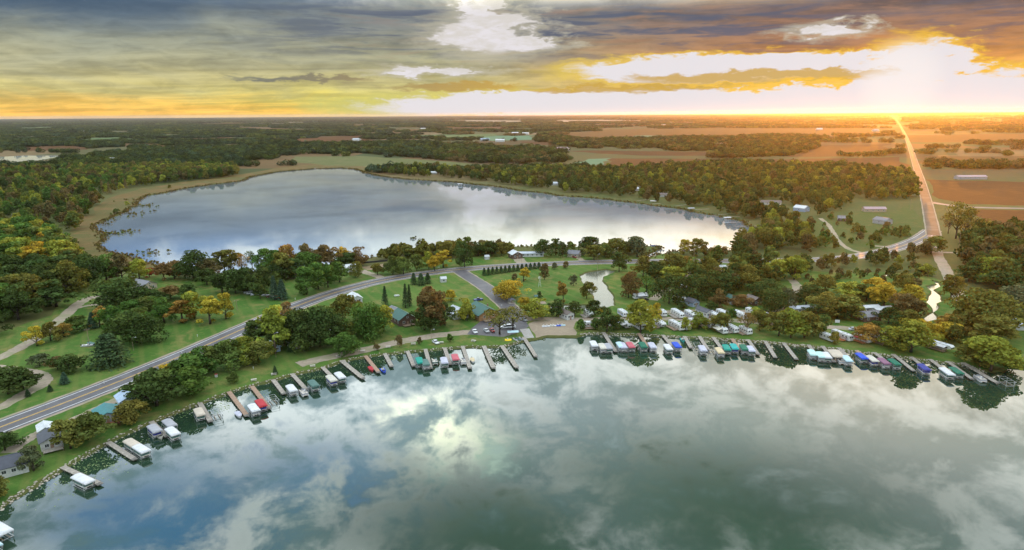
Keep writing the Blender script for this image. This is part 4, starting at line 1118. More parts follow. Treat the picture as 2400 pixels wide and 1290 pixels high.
wood('forest', 'woods on the plain in the middle distance', band(2300, 6500, 42, 4, 0.20, (.85, 1.15)), SRC_FAR)
wood('forest', 'hazy forest along the horizon', band(6500, 25000, 165, 3, 0.08, (.9, 1.4)), SRC_VFAR)
# ------------------------------------------------------------------ docks
M_DECK = pm('grey_planks', (.34, .30, .26), (.24, .21, .18), 1.5, 0.85, c3=(.40, .36, .31), scale3=0.5)
M_DECKR = pm('brown_planks', (.36, .24, .17), (.27, .18, .13), 1.5, 0.85)
M_ALU = pm('aluminium', (.62, .62, .62), (.50, .50, .51), 3.0, 0.4, 0.5, 0.6)
M_POST = pm('dock_post', (.20, .18, .16), (.12, .11, .10), 2.0, 0.8)
M_WHITE = pm('white_paint', (.64, .64, .64), (.55, .55, .54), 2.0, 0.45, 0.4)
M_GLASS = pm('dark_glass', (.030, .036, .042), (.045, .05, .055), 0.8, 0.12, 0.6)
M_TYRE = pm('rubber', (.02, .02, .02), (.03, .03, .03), 4.0, 0.9)
M_METAL = pm('galvanised_steel', (.42, .42, .42), (.33, .33, .33), 2.0, 0.5, 0.5, 0.5)
M_WOOD = pm('weathered_wood', (.30, .22, .15), (.22, .16, .11), 2.0, 0.85)
M_SEAT = pm('boat_seat', (.58, .54, .48), (.46, .42, .37), 2.0, 0.6)
M_BLACK = pm('black_plastic', (.025, .025, .027), (.04, .04, .04), 3.0, 0.5)
CANVAS = dict(white=(.62, .62, .64), grey=(.36, .36, .39), lavender=(.48, .48, .57), red=(.42, .035, .045), rose=(.50, .12, .15), green=(.020, .150, .095), teal=(.015, .28, .22), turquoise=(.03, .36, .34), slate=(.09, .17, .15),
              blue=(.03, .09, .55), navy=(.05, .06, .27), tan=(.60, .49, .31), beige=(.52, .45, .37), mint=(.48, .68, .65), purple=(.24, .12, .19), cream=(.55, .52, .45), ice=(.46, .62, .68))
def canvas(c):
    k = CANVAS[c]; return pm('canvas_' + c, k, tuple(v * .80 for v in k), 0.6, 0.7, 0.25)

DOCKS = [(146, 1094, 229, 1132), (253, 1036, 312, 1074), (354, 988, 389, 1020), (468, 944, 492, 985), (536, 918, 577, 972), (590, 905, 629, 955), (640, 890, 664, 921), (684, 876, 716, 911), (756, 861, 773, 878), (800, 845, 849, 885),
         (856, 834, 886, 871), (902, 829, 917, 857), (955, 823, 969, 856), (997, 818, 1009, 861), (1042, 815, 1054, 852), (1084, 811, 1101, 861), (1134, 811, 1156, 861), (1176, 810, 1210, 860), (1227, 790, 1255, 834),
         (1414, 779, 1442, 822), (1497, 781, 1519, 815), (1553, 785, 1575, 811), (1604, 788, 1619, 814), (1639, 788, 1658, 818), (1671, 790, 1699, 827), (1716, 794, 1732, 820), (1753, 796, 1776, 829), (1793, 799, 1816, 836), (1836, 803, 1865, 840),
         (1895, 808, 1917, 839), (1928, 811, 1954, 846), (1966, 815, 1990, 840), (2007, 821, 2024, 834), (2049, 826, 2074, 845), (2093, 830, 2139, 867), (2135, 836, 2160, 856), (2179, 842, 2210, 864), (2221, 847, 2275, 886), (2257, 850, 2333, 895)]
LONG = set()
def post_mesh(h=1.9): return cached(('post', h), lambda: MB().tube((0, 0, -1.0), (0, 0, h - 1.0), 0.07, n=6).mesh('post', M_POST))
def section_mesh(w, l, m, key): return cached(('sec', w, l, key), lambda: MB().box((l / 2, 0, 0), (l - 0.08, w, 0.10)).box((l / 2, w / 2 - .04, -.11), (l - .1, .06, .12)).box((l / 2, -w / 2 + .04, -.11), (l - .1, .06, .12)).mesh('deck_section', m))
def dock(x0, y0, x1, y1, label, w=1.35, m=None, z=0.78):
    a, b = G(x0, y0, z), G(x1, y1, z); d = b - a; L = d.length; rz = math.atan2(d.y, d.x); n = max(2, round(L / 3.0)); l = L / n
    root = thing('dock', label, 'dock', (a.x, a.y, 0), rz, 'docks along the shore'); mm = m or M_DECK
    me = section_mesh(w, round(l, 2), mm, mm.name)
    for i in range(n):
        s = obj('deck_section', me, root, (i * l, 0, z + 0.012 * math.sin(i * 7.3 + x0)))
        for sy in (-1, 1): obj('post', post_mesh(), root, ((i + 1) * l - 0.2, sy * (w / 2 + 0.05), 0.15))
    if L > 14: obj('end_platform', cached(('endp', mm.name), lambda: MB().box((0, 0, 0), (1.6, 1.7, .11)).box((0, 0, -.12), (1.5, 1.6, .1)).mesh('end_platform', M_POST)), root, (L + 0.75, 0, z - 0.015))
    return root, rz

# ------------------------------------------------------------------ boats and lifts (x = length, bow towards the lake)
def pontoon_boat(loc, rz, label, fence, seats=True):
    t = thing('pontoon_boat', label, 'boat', loc, rz, 'pontoon boats')
    def tubes():
        mb = MB()
        for sy in (-.85, .85): mb.tube((-2.9, sy, .18), (2.6, sy, .18), .32, n=8); mb.tube((2.6, sy, .18), (3.25, sy, .32), .32, .06, 8)
        return mb.mesh('pontoon', M_ALU, True)
    obj('pontoons', cached('pont', tubes), t)
    obj('deck', cached('pdeck', lambda: MB().box((0, 0, .58), (6.0, 2.45, .12)).mesh('deck', M_SEAT)), t)
    def fen():
        mb = MB()
        for sy in (-1.18, 1.18): mb.box((-.1, sy, .98), (5.4, .06, .62))
        mb.box((2.6, 0, .98), (.06, 2.3, .62)); mb.box((-2.8, 0.55, .98), (.06, 1.2, .62)); return mb.mesh('fence', canvas(fence))
    obj('fence', cached(('pfence', fence), fen), t)
    if seats:
        for k, (x, y, lx, ly) in enumerate(((1.6, .8, 1.6, .6), (1.6, -.8, 1.6, .6), (-1.7, -.8, 1.7, .6))):
            obj('seat', cached(('pseat', lx), lambda: MB().box((0, 0, .22), (lx, ly, .42)).box((0, .22, .55), (lx, .14, .35)).mesh('seat', M_SEAT)), t, (x, y, .66), 0 if y > 0 else math.pi)
        obj('console', cached('pcons', lambda: MB().box((0, 0, .45), (.55, .6, .9), 0, .8).mesh('console', M_WHITE)), t, (-.5, .6, .64))
    obj('outboard_motor', cached('pmotor', lambda: MB().box((-3.25, 0, .95), (.42, .36, .5), 0, .75).box((-3.2, 0, .3), (.16, .14, .9)).mesh('outboard_motor', M_BLACK)), t)
    return t
def fishing_boat(loc, rz, label, hullc, cover=None):
    t = thing('motor_boat', label, 'boat', loc, rz, 'small motor boats')
    def hull():
        mb = MB(); st = [(-2.5, .92, .62), (-1.0, 1.0, .62), (.8, .96, .66), (1.9, .62, .74), (2.7, .06, .82)]; vs = []
        for x, w, h in st: vs += [(x, -w, h), (x, -w * .8, .05), (x, 0, -.08), (x, w * .8, .05), (x, w, h), (x, w * .84, h - .02), (x, 0, .22), (x, -w * .84, h - .02)]
        fs = []
        for i in range(len(st) - 1):
            for j in range(8): fs.append((i * 8 + j, i * 8 + (j + 1) % 8, (i + 1) * 8 + (j + 1) % 8, (i + 1) * 8 + j))
        fs += [tuple(range(7, -1, -1))]; return mb.add(vs, fs).mesh('hull', canvas(hullc))
    obj('hull', cached(('fh', hullc), hull), t)
    if cover:
        obj('cover', cached(('fc', cover), lambda: MB().grid(lambda u, v: (-2.5 + 5.1 * u, (v - .5) * 2.02 * (1 if u < .55 else max(.05, 1 - ((u - .55) / .45) ** 2)), .64 + .42 * math.sin(math.pi * v) * math.sin(math.pi * min(1, u * 1.1 + .08)) ** .6 + .1 * u), 10, 8).mesh('cover', canvas(cover), True)), t)
    else:
        for x in (-1.3, .5): obj('seat', cached('fseat', lambda: MB().box((0, 0, .2), (.5, 1.1, .35)).box((-.2, 0, .5), (.12, 1.1, .45)).mesh('seat', M_SEAT)), t, (x, 0, .22))
        obj('windscreen', cached('fws', lambda: MB().box((0, 0, .2), (.08, 1.4, .42)).mesh('windscreen', M_GLASS)), t, (1.0, 0, .62))
    obj('outboard_motor', cached('fmot', lambda: MB().box((-2.75, 0, .85), (.4, .34, .48), 0, .75).box((-2.7, 0, .3), (.15, .13, .9)).mesh('outboard_motor', M_BLACK)), t)
    return t
def lift_frame(t, L=6.2, W=3.0, h=2.35, bars=True):
    for sx in (-1, 1):
        for sy in (-1, 1): obj('post', cached(('lp', h), lambda: MB().box((0, 0, h / 2 - .5), (.10, .10, h + 1.0)).mesh('post', M_ALU)), t, (sx * L * .33, sy * W * .5, 0))
    for sy in (-1, 1): obj('side_rail', cached(('sr', L), lambda: MB().box((0, 0, 0), (L * .8, .09, .12)).mesh('side_rail', M_ALU)), t, (0, sy * W * .5, .25))
    if bars:
        for sx in (-1, 1): obj('cross_beam', cached(('cb', W), lambda: MB().box((0, 0, 0), (.12, W, .12)).mesh('cross_beam', M_ALU)), t, (sx * L * .33, 0, .12))
        for sy in (-1, 1): obj('bunk', cached(('bk', L), lambda: MB().box((0, 0, 0), (L * .75, .16, .14)).mesh('bunk', M_WOOD)), t, (0, sy * .75, .32))
    obj('winch_wheel', cached('ww', lambda: MB().tube((0, -.03, 0), (0, .03, 0), .42, n=12).mesh('winch_wheel', M_METAL)), t, (L * .33, W * .5 + .12, 1.25))
def canopy_lift(loc, rz, c, label, L=7.2, W=3.1):
    t = thing('boat_lift', label, 'boat lift', loc, rz, 'boat lifts with canvas canopies')
    lift_frame(t, L, W, 2.35, True)
    def can():
        prof = [(-.5, .0), (-.5, .34), (-.40, .56), (-.18, .70), (0, .73), (.18, .70), (.40, .56), (.5, .34), (.5, .0)]; mb = MB(); vs = []; n = len(prof)
        st = [(-.5, 0.0, .72), (-.47, 1, .97), (-.25, 1, 1.0), (0, 1, .99), (.25, 1, 1.0), (.47, 1, .97), (.5, 0.0, .72)]
        for sx, up, k in st:
            for y, z in prof: vs.append((sx * L, y * W, 2.15 + (z * k if up else min(z, .34))))
        fs = [(i * n + j, (i + 1) * n + j, (i + 1) * n + j + 1, i * n + j + 1) for i in range(len(st) - 1) for j in range(n - 1)]
        fs += [tuple(range(n)), tuple(range(len(vs) - 1, len(vs) - n - 1, -1))]
        return mb.add(vs, fs).mesh('canopy', canvas(c), False)
    obj('canopy', cached(('can', c, L, W), can), t)
    return t
def open_lift(loc, rz, label, L=6.4, W=3.0):
    t = thing('boat_lift', label, 'boat lift', loc, rz, 'empty boat lift frames')
    lift_frame(t, L, W, 1.9, True)
    for sy in (-1, 1): obj('top_rail', cached(('tr', L), lambda: MB().box((0, 0, 0), (L, .08, .09)).mesh('top_rail', M_ALU)), t, (0, sy * W * .5, 2.0))
    for k in range(4): obj('roof_bow', cached(('rb', W), lambda: MB().box((0, 0, 0), (.07, W, .07)).mesh('roof_bow', M_ALU)), t, (-L / 2 + L * k / 3, 0, 2.06))
    return t

side_w = lambda i: f'{ORD[i]} dock from the left' if i < 19 else f'{ORD[i - 19]} dock past the beach'
DZ = []
for i, d in enumerate(DOCKS):
    r, rz = dock(*d, label=('wooden dock, ' + side_w(i) + ' along the shore') if i != 18 else 'wooden dock beside the concrete boat ramp', m=M_DECKR if i in (4, 5, 10, 20, 25, 32) else M_DECK, w=2.0 if i in (9, 16, 17, 38) else 1.7)
    DZ.append(rz)
BERTH = '''0 194 1121 c white l|1 290 1044 c beige r|1 318 1055 c white r|2 363 1003 c grey l|2 374 1021 s cream l|2 382 995 c grey r|2 404 1010 c white r|3 470 964 c beige l|3 504 971 f x r|4 559 971 m lavender l|4 586 957 c white r
5 612 944 c red l|5 636 938 f x r|6 674 911 c white r|7 711 920 b grey l|7 725 900 c slate r|8 777 886 c cream r|8 797 879 c white r|10 871 864 m red l|10 897 868 s blue r|12 977 845 c teal r|12 997 849 c slate r|13 1016 847 b slate r
14 1043 844 c lavender l|14 1062 837 c rose r|15 1085 847 b grey l|15 1107 844 m tan r|19 1392 805 c white l|19 1412 811 c cream l|19 1426 811 c grey l|19 1446 808 c ice r|19 1460 809 c lavender r|19 1478 808 c rose r
20 1507 808 c green l|20 1529 809 c lavender r|21 1566 813 c white l|21 1586 808 c blue r|22 1600 797 s turquoise l|22 1628 811 f x r|23 1647 816 c lavender l|23 1667 819 f x r|24 1687 821 c tan l|25 1703 814 c teal l|25 1721 812 c turquoise l
26 1744 814 c green l|26 1760 817 c lavender l|29 1904 826 c mint l|30 1924 831 c mint l|30 1938 832 c white l|31 1960 828 c beige l|30 1968 846 b grey r|31 1986 840 c ice l|32 2020 834 c blue l|32 2045 840 c cream r
33 2072 846 c purple l|33 2097 848 c green r|35 2166 860 c navy r|36 2220 870 c white r|36 2242 868 c green r|37 2292 887 b grey r|38 2344 893 f x r'''
seen_lab = {}
def berth(g, di, side, W):
    """keep a moored thing clear of its dock's planks"""
    x0, y0, x1, y1 = DOCKS[di]; a, b = G(x0, y0, 0), G(x1, y1, 0); u = (b - a).to_2d(); L = u.length; u /= L; n = Vector((-u.y, u.x)); p = (g - a).to_2d()
    need = W / 2 + 1.05; lat = p.dot(n); want = lat
    if p.dot(u) < L + 3.5: want = min(lat, -need) if side == 'l' else max(lat, need)
    q = g.to_2d() + n * (want - lat); return Vector((q.x, q.y, g.z))
for b in BERTH.replace('\n', '|').split('|'):
    di, px, py, kd, c, sd_ = b.split(); di = int(di); px, py = float(px), float(py); rz = DZ[di]
    side = 'left' if sd_ == 'l' else 'right'; where = f'{side} of the {side_w(di)}'
    if kd == 'c':
        g = G(px, py, 2.6)
        lab = f'{c} canopied boat lift {where}'
        n = seen_lab.get(lab, 0); seen_lab[lab] = n + 1
        big = (1.12 if (di, c) in ((31, 'beige'), (36, 'white'), (0, 'white')) else 1.0)
        if (di, c) == (31, 'beige'): L, W = 9.0, 5.2
        else: L, W = 7.0 * big, 3.0
        g = berth(g, di, sd_, W)
        canopy_lift((g.x, g.y, 0), rz, c, lab if n == 0 else lab + ', outer one', L, W)
        if W < 4: pontoon_boat((g.x, g.y, .32), rz, f'pontoon boat under the {c} canopy {where}' + (', outer one' if n else ''), random.Random(px).choice(['slate', 'navy', 'grey', 'grey', 'slate']), False)
    elif kd == 'f': g = berth(G(px, py, 1.4), di, sd_, 3.0); open_lift((g.x, g.y, 0), rz, f'empty metal boat lift frame {where}')
    elif kd == 'b': g = berth(G(px, py, .8), di, sd_, 2.5); pontoon_boat((g.x, g.y, .0), rz, f'open pontoon boat moored {where}', c)
    elif kd == 's': g = berth(G(px, py, .5), di, sd_, 2.0); fishing_boat((g.x, g.y, .02), rz, f'{c} motor boat moored {where}', c)
    elif kd == 'm': g = berth(G(px, py, .6), di, sd_, 2.0); fishing_boat((g.x, g.y, .02), rz, f'motor boat under a {c} cover {where}', 'white' if c != 'red' else 'red', c)
for k, (x, y) in enumerate(((0, 1238), (-26, 1272))):
    g = G(x, y, 2.5); canopy_lift((g.x, g.y, 0), DZ[0], 'white' if k == 0 else 'ice', ('white' if k == 0 else 'pale blue') + ' canopied boat lift cut by the left edge of the lake')

# ------------------------------------------------------------------ far-lake docks and boats
FD = [(1520, 468, 1494, 471), (1548, 477, 1508, 480), (1610, 480, 1585, 483), (1662, 490, 1617, 492), (1706, 502, 1672, 505), (1734, 508, 1676, 507), (1758, 520, 1712, 522), (1790, 530, 1724, 531), (1160, 437, 1142, 440), (1328, 460, 1306, 462)]
for i, d in enumerate(FD): dock(*d, label=f'small dock on the right shore of the far lake, {ORD[i]} listed from the far end' if False else f'small dock on the far lake shore, {ORD[[8, 9, 0, 1, 2, 3, 4, 5, 6, 7].index(i)]} from the left', w=1.2)
for i, (x, y, c) in enumerate(((1531, 472, 'white'), (1620, 489, 'lavender'), (1705, 511, 'white'), (1078, 432, 'white'))):
    g = G(x, y, 2.0); canopy_lift((g.x, g.y, 0), 3.3 if i else 2.6, c, f'{c} canopied boat lift on the far lake, {ORD[[3, 0, 1, 2].index(i)] if False else ORD[(1, 2, 3, 0)[i]]} from the left')
g = G(1757, 553, 1.5); canopy_lift((g.x, g.y, 0), 3.0, 'navy', 'navy canopied boat lift at the right tip of the far lake')
g = G(1762, 560, .6); pontoon_boat((g.x, g.y, 0), 3.0, 'white pontoon boat at the right tip of the far lake', 'white')
g = G(1533, 577, .6); pontoon_boat((g.x, g.y, 0), 0.3, 'dark pontoon boat moored at the channel mouth', 'navy')
g = G(738, 395, .8); pontoon_boat((g.x, g.y, 0), 0.1, 'white boat at the head of the far lake', 'white')

# ------------------------------------------------------------------ houses
ROOFC = dict(green=(.020, .105, .080), teal=(.030, .190, .200), grey=(.17, .17, .19), dark=(.055, .060, .080), white=(.58, .60, .62), rose=(.36, .25, .27), brown=(.13, .10, .085), steel=(.46, .50, .56), blue=(.36, .46, .60))
WALLC = dict(white=(.54, .54, .52), wood=(.34, .19, .09), brown=(.12, .075, .055), tan=(.42, .35, .26), grey=(.36, .37, .38), blue=(.30, .38, .50), red=(.22, .05, .04))
def window_mesh(w, h):
    return cached(('win', w, h), lambda: MB().box((0, -.015, 0), (w, .05, h)).mesh('window', M_GLASS))
def frame_mesh(w, h):
    return cached(('wfr', w, h), lambda: MB().box((0, -.03, h / 2 + .05), (w + .2, .09, .1)).box((0, -.03, -h / 2 - .05), (w + .2, .09, .1)).box((-w / 2 - .05, -.03, 0), (.1, .09, h)).box((w / 2 + .05, -.03, 0), (.1, .09, h)).box((0, -.02, 0), (.05, .08, h)).mesh('frame', M_WHITE))
def window(root, x, y, z, rz, w=1.1, h=1.0):
    o = obj('window', window_mesh(w, h), root, (x, y, z), rz); obj('frame', frame_mesh(w, h), o); return o
def gable(root, L, W, h, rise, wallm, roofm, over=.5, wins=3, door=True, chimney=False, loft=True):
    """ridge along x; gable ends at +-L/2"""
    mb = MB(); pr = [(-W / 2, 0), (W / 2, 0), (W / 2, h), (0, h + rise), (-W / 2, h)]
    mb.extrude(pr, 'x', -L / 2, L / 2); obj('wall', mb.mesh('wall', wallm), root)
    k = rise / (W / 2); e = W / 2 + over; rf = MB()
    for s in (-1, 1):
        p = [(0, h + rise + .04), (s * e, h - over * k + .04), (s * e, h - over * k + .18), (0, h + rise + .20)]
        if s < 0: p = p[::-1]
        rf.extrude(p, 'x', -L / 2 - over, L / 2 + over)
    r = obj('roof', rf.mesh('roof', roofm), root)
    obj('ridge_cap', MB().box((0, 0, h + rise + .21), (L + over * 2, .28, .06)).mesh('ridge_cap', roofm), r)
    if chimney: obj('chimney', MB().box((L * .2, W * .15, h + rise + .35), (.5, .5, 1.2)).mesh('chimney', pm('chimney_brick', (.25, .12, .09), (.19, .09, .07), 4)), r)
    for i in range(wins):
        x = -L / 2 + L * (i + .5) / wins
        window(root, x, -W / 2, h * .58, 0); window(root, x, W / 2, h * .58, math.pi)
    for sx in (-1, 1):
        for y in (-W * .23, W * .23): window(root, sx * L / 2, y, h * .58, R(90) * sx)
        if loft and rise > 1.6: window(root, sx * L / 2, 0, h + rise * .35, R(90) * sx, 1.0, .8)
    if door:
        d = obj('door', cached('door', lambda: MB().box((0, -.03, 1.0), (.95, .07, 2.0)).mesh('door', pm('door_paint', (.30, .20, .14), (.24, .16, .11), 3))), root, (L / 2, 0, 0.05), R(90))
        obj('handle', cached('dhand', lambda: MB().box((.36, -.09, 1.0), (.06, .08, .14)).mesh('handle', M_METAL)), d)
def deck_part(root, cx, cy, L, W, z, m, rail=True):
    d = obj('deck', MB().box((cx, cy, z), (L, W, .12)).mesh('deck', m), root)
    for sx in (-1, 1):
        for sy in (-1, 1): obj('post', cached(('dp', z), lambda: MB().box((0, 0, (z + .95) / 2 - z / 1), (.12, .12, z + .95)).mesh('post', m)), d, (cx + sx * (L / 2 - .1), cy + sy * (W / 2 - .1), z))
    if rail: obj('railing', MB().box((cx + L / 2 - .06, cy, z + .9), (.08, W, .08)).box((cx, cy - W / 2 + .06, z + .9), (L, .08, .08)).box((cx, cy + W / 2 - .06, z + .9), (L, .08, .08)).box((cx + L / 2 - .06, cy, z + .5), (.04, W, .05)).mesh('railing', m), d)
def house(px, py, rz, L, W, h, rise, wall, roof, label, cat='house', name='house', **kw):
    g = G(px, py); root = thing(name, label, cat, g, R(rz))
    gable(root, L, W, h, rise, pm('wall_' + wall, WALLC[wall], None, 1.2, .8), pm('roof_' + roof, ROOFC[roof], None, .8, .5, .4), **kw); return root
t = house(1131, 742, -62, 15, 11, 3.6, 2.9, 'wood', 'green', 'timber lodge with a green metal roof beside the car park', 'lodge', 'lodge', over=1.0, wins=3, chimney=True)
deck_part(t, 9.2, 0, 3.4, 7.5, .5, M_WOOD)
t = house(945, 756, -58, 12, 9, 3.4, 2.8, 'brown', 'green', 'brown house with a dark green roof under the rusty tree'); deck_part(t, 7.4, 0, 3, 6, .6, M_WOOD)
house(926, 738, -58, 8, 6, 2.6, 1.5, 'white', 'grey', 'small white annex with grey roof left of the green-roofed house', 'outbuilding', 'annex')
house(1072, 742, -60, 10, 8, 3.0, 2.0, 'white', 'steel', 'pale house half hidden by trees left of the lodge')
t = house(252, 984, -55, 9.5, 7.5, 2.9, 1.5, 'grey', 'teal', 'small house with a teal metal roof above the lake', wins=2); deck_part(t, 6.4, 0, 3.0, 6.5, .9, pm('red_deck', (.30, .12, .07), (.23, .09, .05), 2))
t = house(121, 1043, -52, 8, 6, 3.0, 1.3, 'white', 'dark', 'white cabin with a dark grey roof and a terrace on the lawn', 'cabin', 'cabin', wins=2); deck_part(t, 5.6, 0, 2.8, 5.5, .6, M_DECK)
house(108, 1016, -52, 6, 4, 2.4, .9, 'white', 'white', 'white shed behind the white cabin by the highway', 'shed', 'shed', wins=1)
t = house(10, 1108, 38, 12, 8.5, 3.2, 1.9, 'white', 'dark', 'house with a dark shingle roof at the left edge', wins=5)
house(295, 946, -50, 8, 5, 2.5, 1.2, 'white', 'blue', 'white trailer house with a pale blue roof behind the teal-roofed house', wins=2)
house(352, 936, -50, 8, 6, 2.7, 1.4, 'white', 'steel', 'white cottage hidden in the shore row, left one', 'cottage', 'cottage', wins=2)
house(420, 900, -50, 8, 6, 2.7, 1.4, 'white', 'grey', 'white cottage hidden in the shore row, right one', 'cottage', 'cottage', wins=2)
house(640, 822, -55, 6, 5, 2.5, 1.3, 'blue', 'blue', 'small pale blue cottage below the oak grove', 'cottage', 'cottage', wins=1)
house(693, 812, -55, 8, 6, 2.6, 1.3, 'white', 'steel', 'white cottage under the oaks', 'cottage', 'cottage', wins=2)
house(780, 782, -60, 7, 6, 2.6, 1.3, 'red', 'white', 'red cottage glimpsed through the oak grove', 'cottage', 'cottage', wins=2)
house(832, 706, -62, 10, 6, 2.8, 1.5, 'white', 'white', 'white-roofed building just below the highway bend', wins=2)
house(1039, 661, 20, 3.6, 3.0, 2.3, 1.1, 'white', 'white', 'little white shed on the grass by the junction', 'shed', 'shed', wins=1, over=.25)
house(1141, 608, 20, 3.2, 2.6, 2.2, .9, 'white', 'white', 'tiny white shed across the highway from the junction', 'shed', 'shed', wins=0, over=.2)
house(818, 636, 20, 9, 7, 3.0, 1.8, 'white', 'white', 'white barn beside the dirt lot', 'barn', 'barn', wins=1)
house(1208, 604, -70, 9, 8, 3.2, 1.9, 'brown', 'white', 'garage with a white roof north of the highway', 'garage', 'garage', wins=1)
house(1242, 601, 2, 20, 5, 2.7, .8, 'white', 'steel', 'long white mobile home north of the highway', 'mobile home', 'mobile_home', wins=6)
house(1346, 602, -25, 8.5, 7, 2.9, 1.9, 'tan', 'grey', 'tan house with grey roof north of the highway', wins=2)
t = house(338, 676, -30, 13, 9, 3.0, 2.2, 'tan', 'grey', 'grey-roofed house among the trees on the left lawn', wins=3)
house(1699, 634, -8, 20, 6, 2.8, .7, 'white', 'white', 'long building with a white flat roof south of the highway', 'building', 'building', wins=6)
house(1881, 731, 10, 17, 5, 2.7, .7, 'grey', 'steel', 'long grey mobile home in the trees behind the campsite', 'mobile home', 'mobile_home', wins=5)
house(2034, 750, 10, 10, 7, 2.8, 1.9, 'brown', 'grey', 'dark house with a grey roof behind the motorhomes', wins=2)
house(2032, 730, 10, 12, 4.5, 2.7, .6, 'white', 'white', 'white mobile home in the grove behind the dark house', 'mobile home', 'mobile_home', wins=4)
house(2066, 734, 20, 11, 4.5, 2.7, .6, 'white', 'white', 'white mobile home in the grove nearest the narrow creek', 'mobile home', 'mobile_home', wins=4)
house(1622, 716, -60, 6, 5, 2.5, 1.4, 'blue', 'dark', 'small pale blue cabin behind the campers', 'cabin', 'cabin', wins=1)
house(1716, 711, -70, 6, 5, 2.9, 1.6, 'grey', 'green', 'grey cabin with a green roof in the wood behind the campers', 'cabin', 'cabin', wins=1)
house(1765, 712, -70, 8, 6, 2.8, 1.6, 'brown', 'brown', 'brown cabin in the wood behind the campers', 'cabin', 'cabin', wins=2)
house(1328, 746, -58, 7, 4.4, 3.0, 1.2, 'white', 'brown', 'white cabin with big gable windows behind the beach', 'cabin', 'cabin', wins=3, over=.3)
house(1650, 740, -66, 9, 4.2, 3.0, 1.1, 'white', 'dark', 'white park cabin with a dark roof in the second row of campers', 'cabin', 'cabin', wins=4, over=.3)
house(2388, 768, -10, 15, 10, 3.0, 1.9, 'white', 'steel', 'house with a pale grey roof at the right edge by the lawn', wins=3)
house(2048, 496, -4, 22, 8, 3.2, 1.8, 'tan', 'rose', 'long barn with a pinkish roof left of the straight road', 'barn', 'barn', wins=4)
house(2068, 524, -62, 13, 11, 3.6, 2.2, 'grey', 'grey', 'grey metal shed left of the straight road', 'shed', 'machine_shed', wins=1)
house(1878, 495, -55, 13, 10, 3.8, 2.3, 'blue', 'white', 'blue-grey barn with a shining white roof in the east wood', 'barn', 'barn', wins=1)
house(1806, 479, -10, 22, 8, 2.9, 1.6, 'white', 'brown', 'long white house among the trees east of the far lake', wins=5)
house(1858, 520, -30, 10, 8, 3.0, 2.0, 'tan', 'grey', 'house with a grey roof in the wood below the blue-grey barn', wins=2)
house(1975, 518, -20, 9, 7, 3.0, 2.0, 'brown', 'grey', 'small house left of the grey metal shed', wins=2)
house(2274, 420, -2, 44, 12, 4.0, 2.0, 'grey', 'rose', 'very long farm shed at the edge of the brown field', 'farm shed', 'farm_shed', wins=6)
house(1494, 447, -10, 10, 8, 3, 2, 'white', 'white', 'white lake cottage on the far lake right shore', 'cottage', 'cottage', wins=2)
house(1552, 461, -10, 12, 8, 2.8, 1.8, 'white', 'brown', 'brown-roofed cottage on the far lake right shore', 'cottage', 'cottage', wins=2)
house(1016, 408, -5, 12, 8, 2.8, 1.8, 'white', 'white', 'white cottage at the top shore of the far lake', 'cottage', 'cottage', wins=2)
house(1300, 434, -5, 11, 8, 2.8, 1.8, 'white', 'steel', 'pale cottage on the upper right shore of the far lake', 'cottage', 'cottage', wins=2)
FARM = [(836, 331, 'white', 'steel'), (1207, 315, 'white', 'white'), (1232, 316, 'white', 'white'), (1136, 331, 'grey', 'blue'), (1172, 333, 'white', 'white'), (1320, 354, 'white', 'rose'), (320, 322, 'white', 'steel'), (194, 311, 'white', 'white'), (566, 313, 'tan', 'brown'),
        (860, 300, 'white', 'white'), (848, 306, 'white', 'white'), (823, 305, 'white', 'white'), (992, 304, 'white', 'white'), (1555, 295, 'tan', 'white'), (1920, 305, 'white', 'white'), (268, 381, 'white', 'white'), (2052, 308, 'white', 'rose'), (1688, 344, 'white', 'white')]
FORD = sorted(range(len(FARM)), key=lambda i: FARM[i][0])
for i, (x, y, w, r) in enumerate(FARM):
    house(x, y, (i * 37) % 60 - 30, 34, 18, 7, 4, w, r, f'far farm building with {r} roof on the plain, {ORD[FORD.index(i)]} from the left', 'farm building', 'farm_building', wins=2, over=.6, door=False)

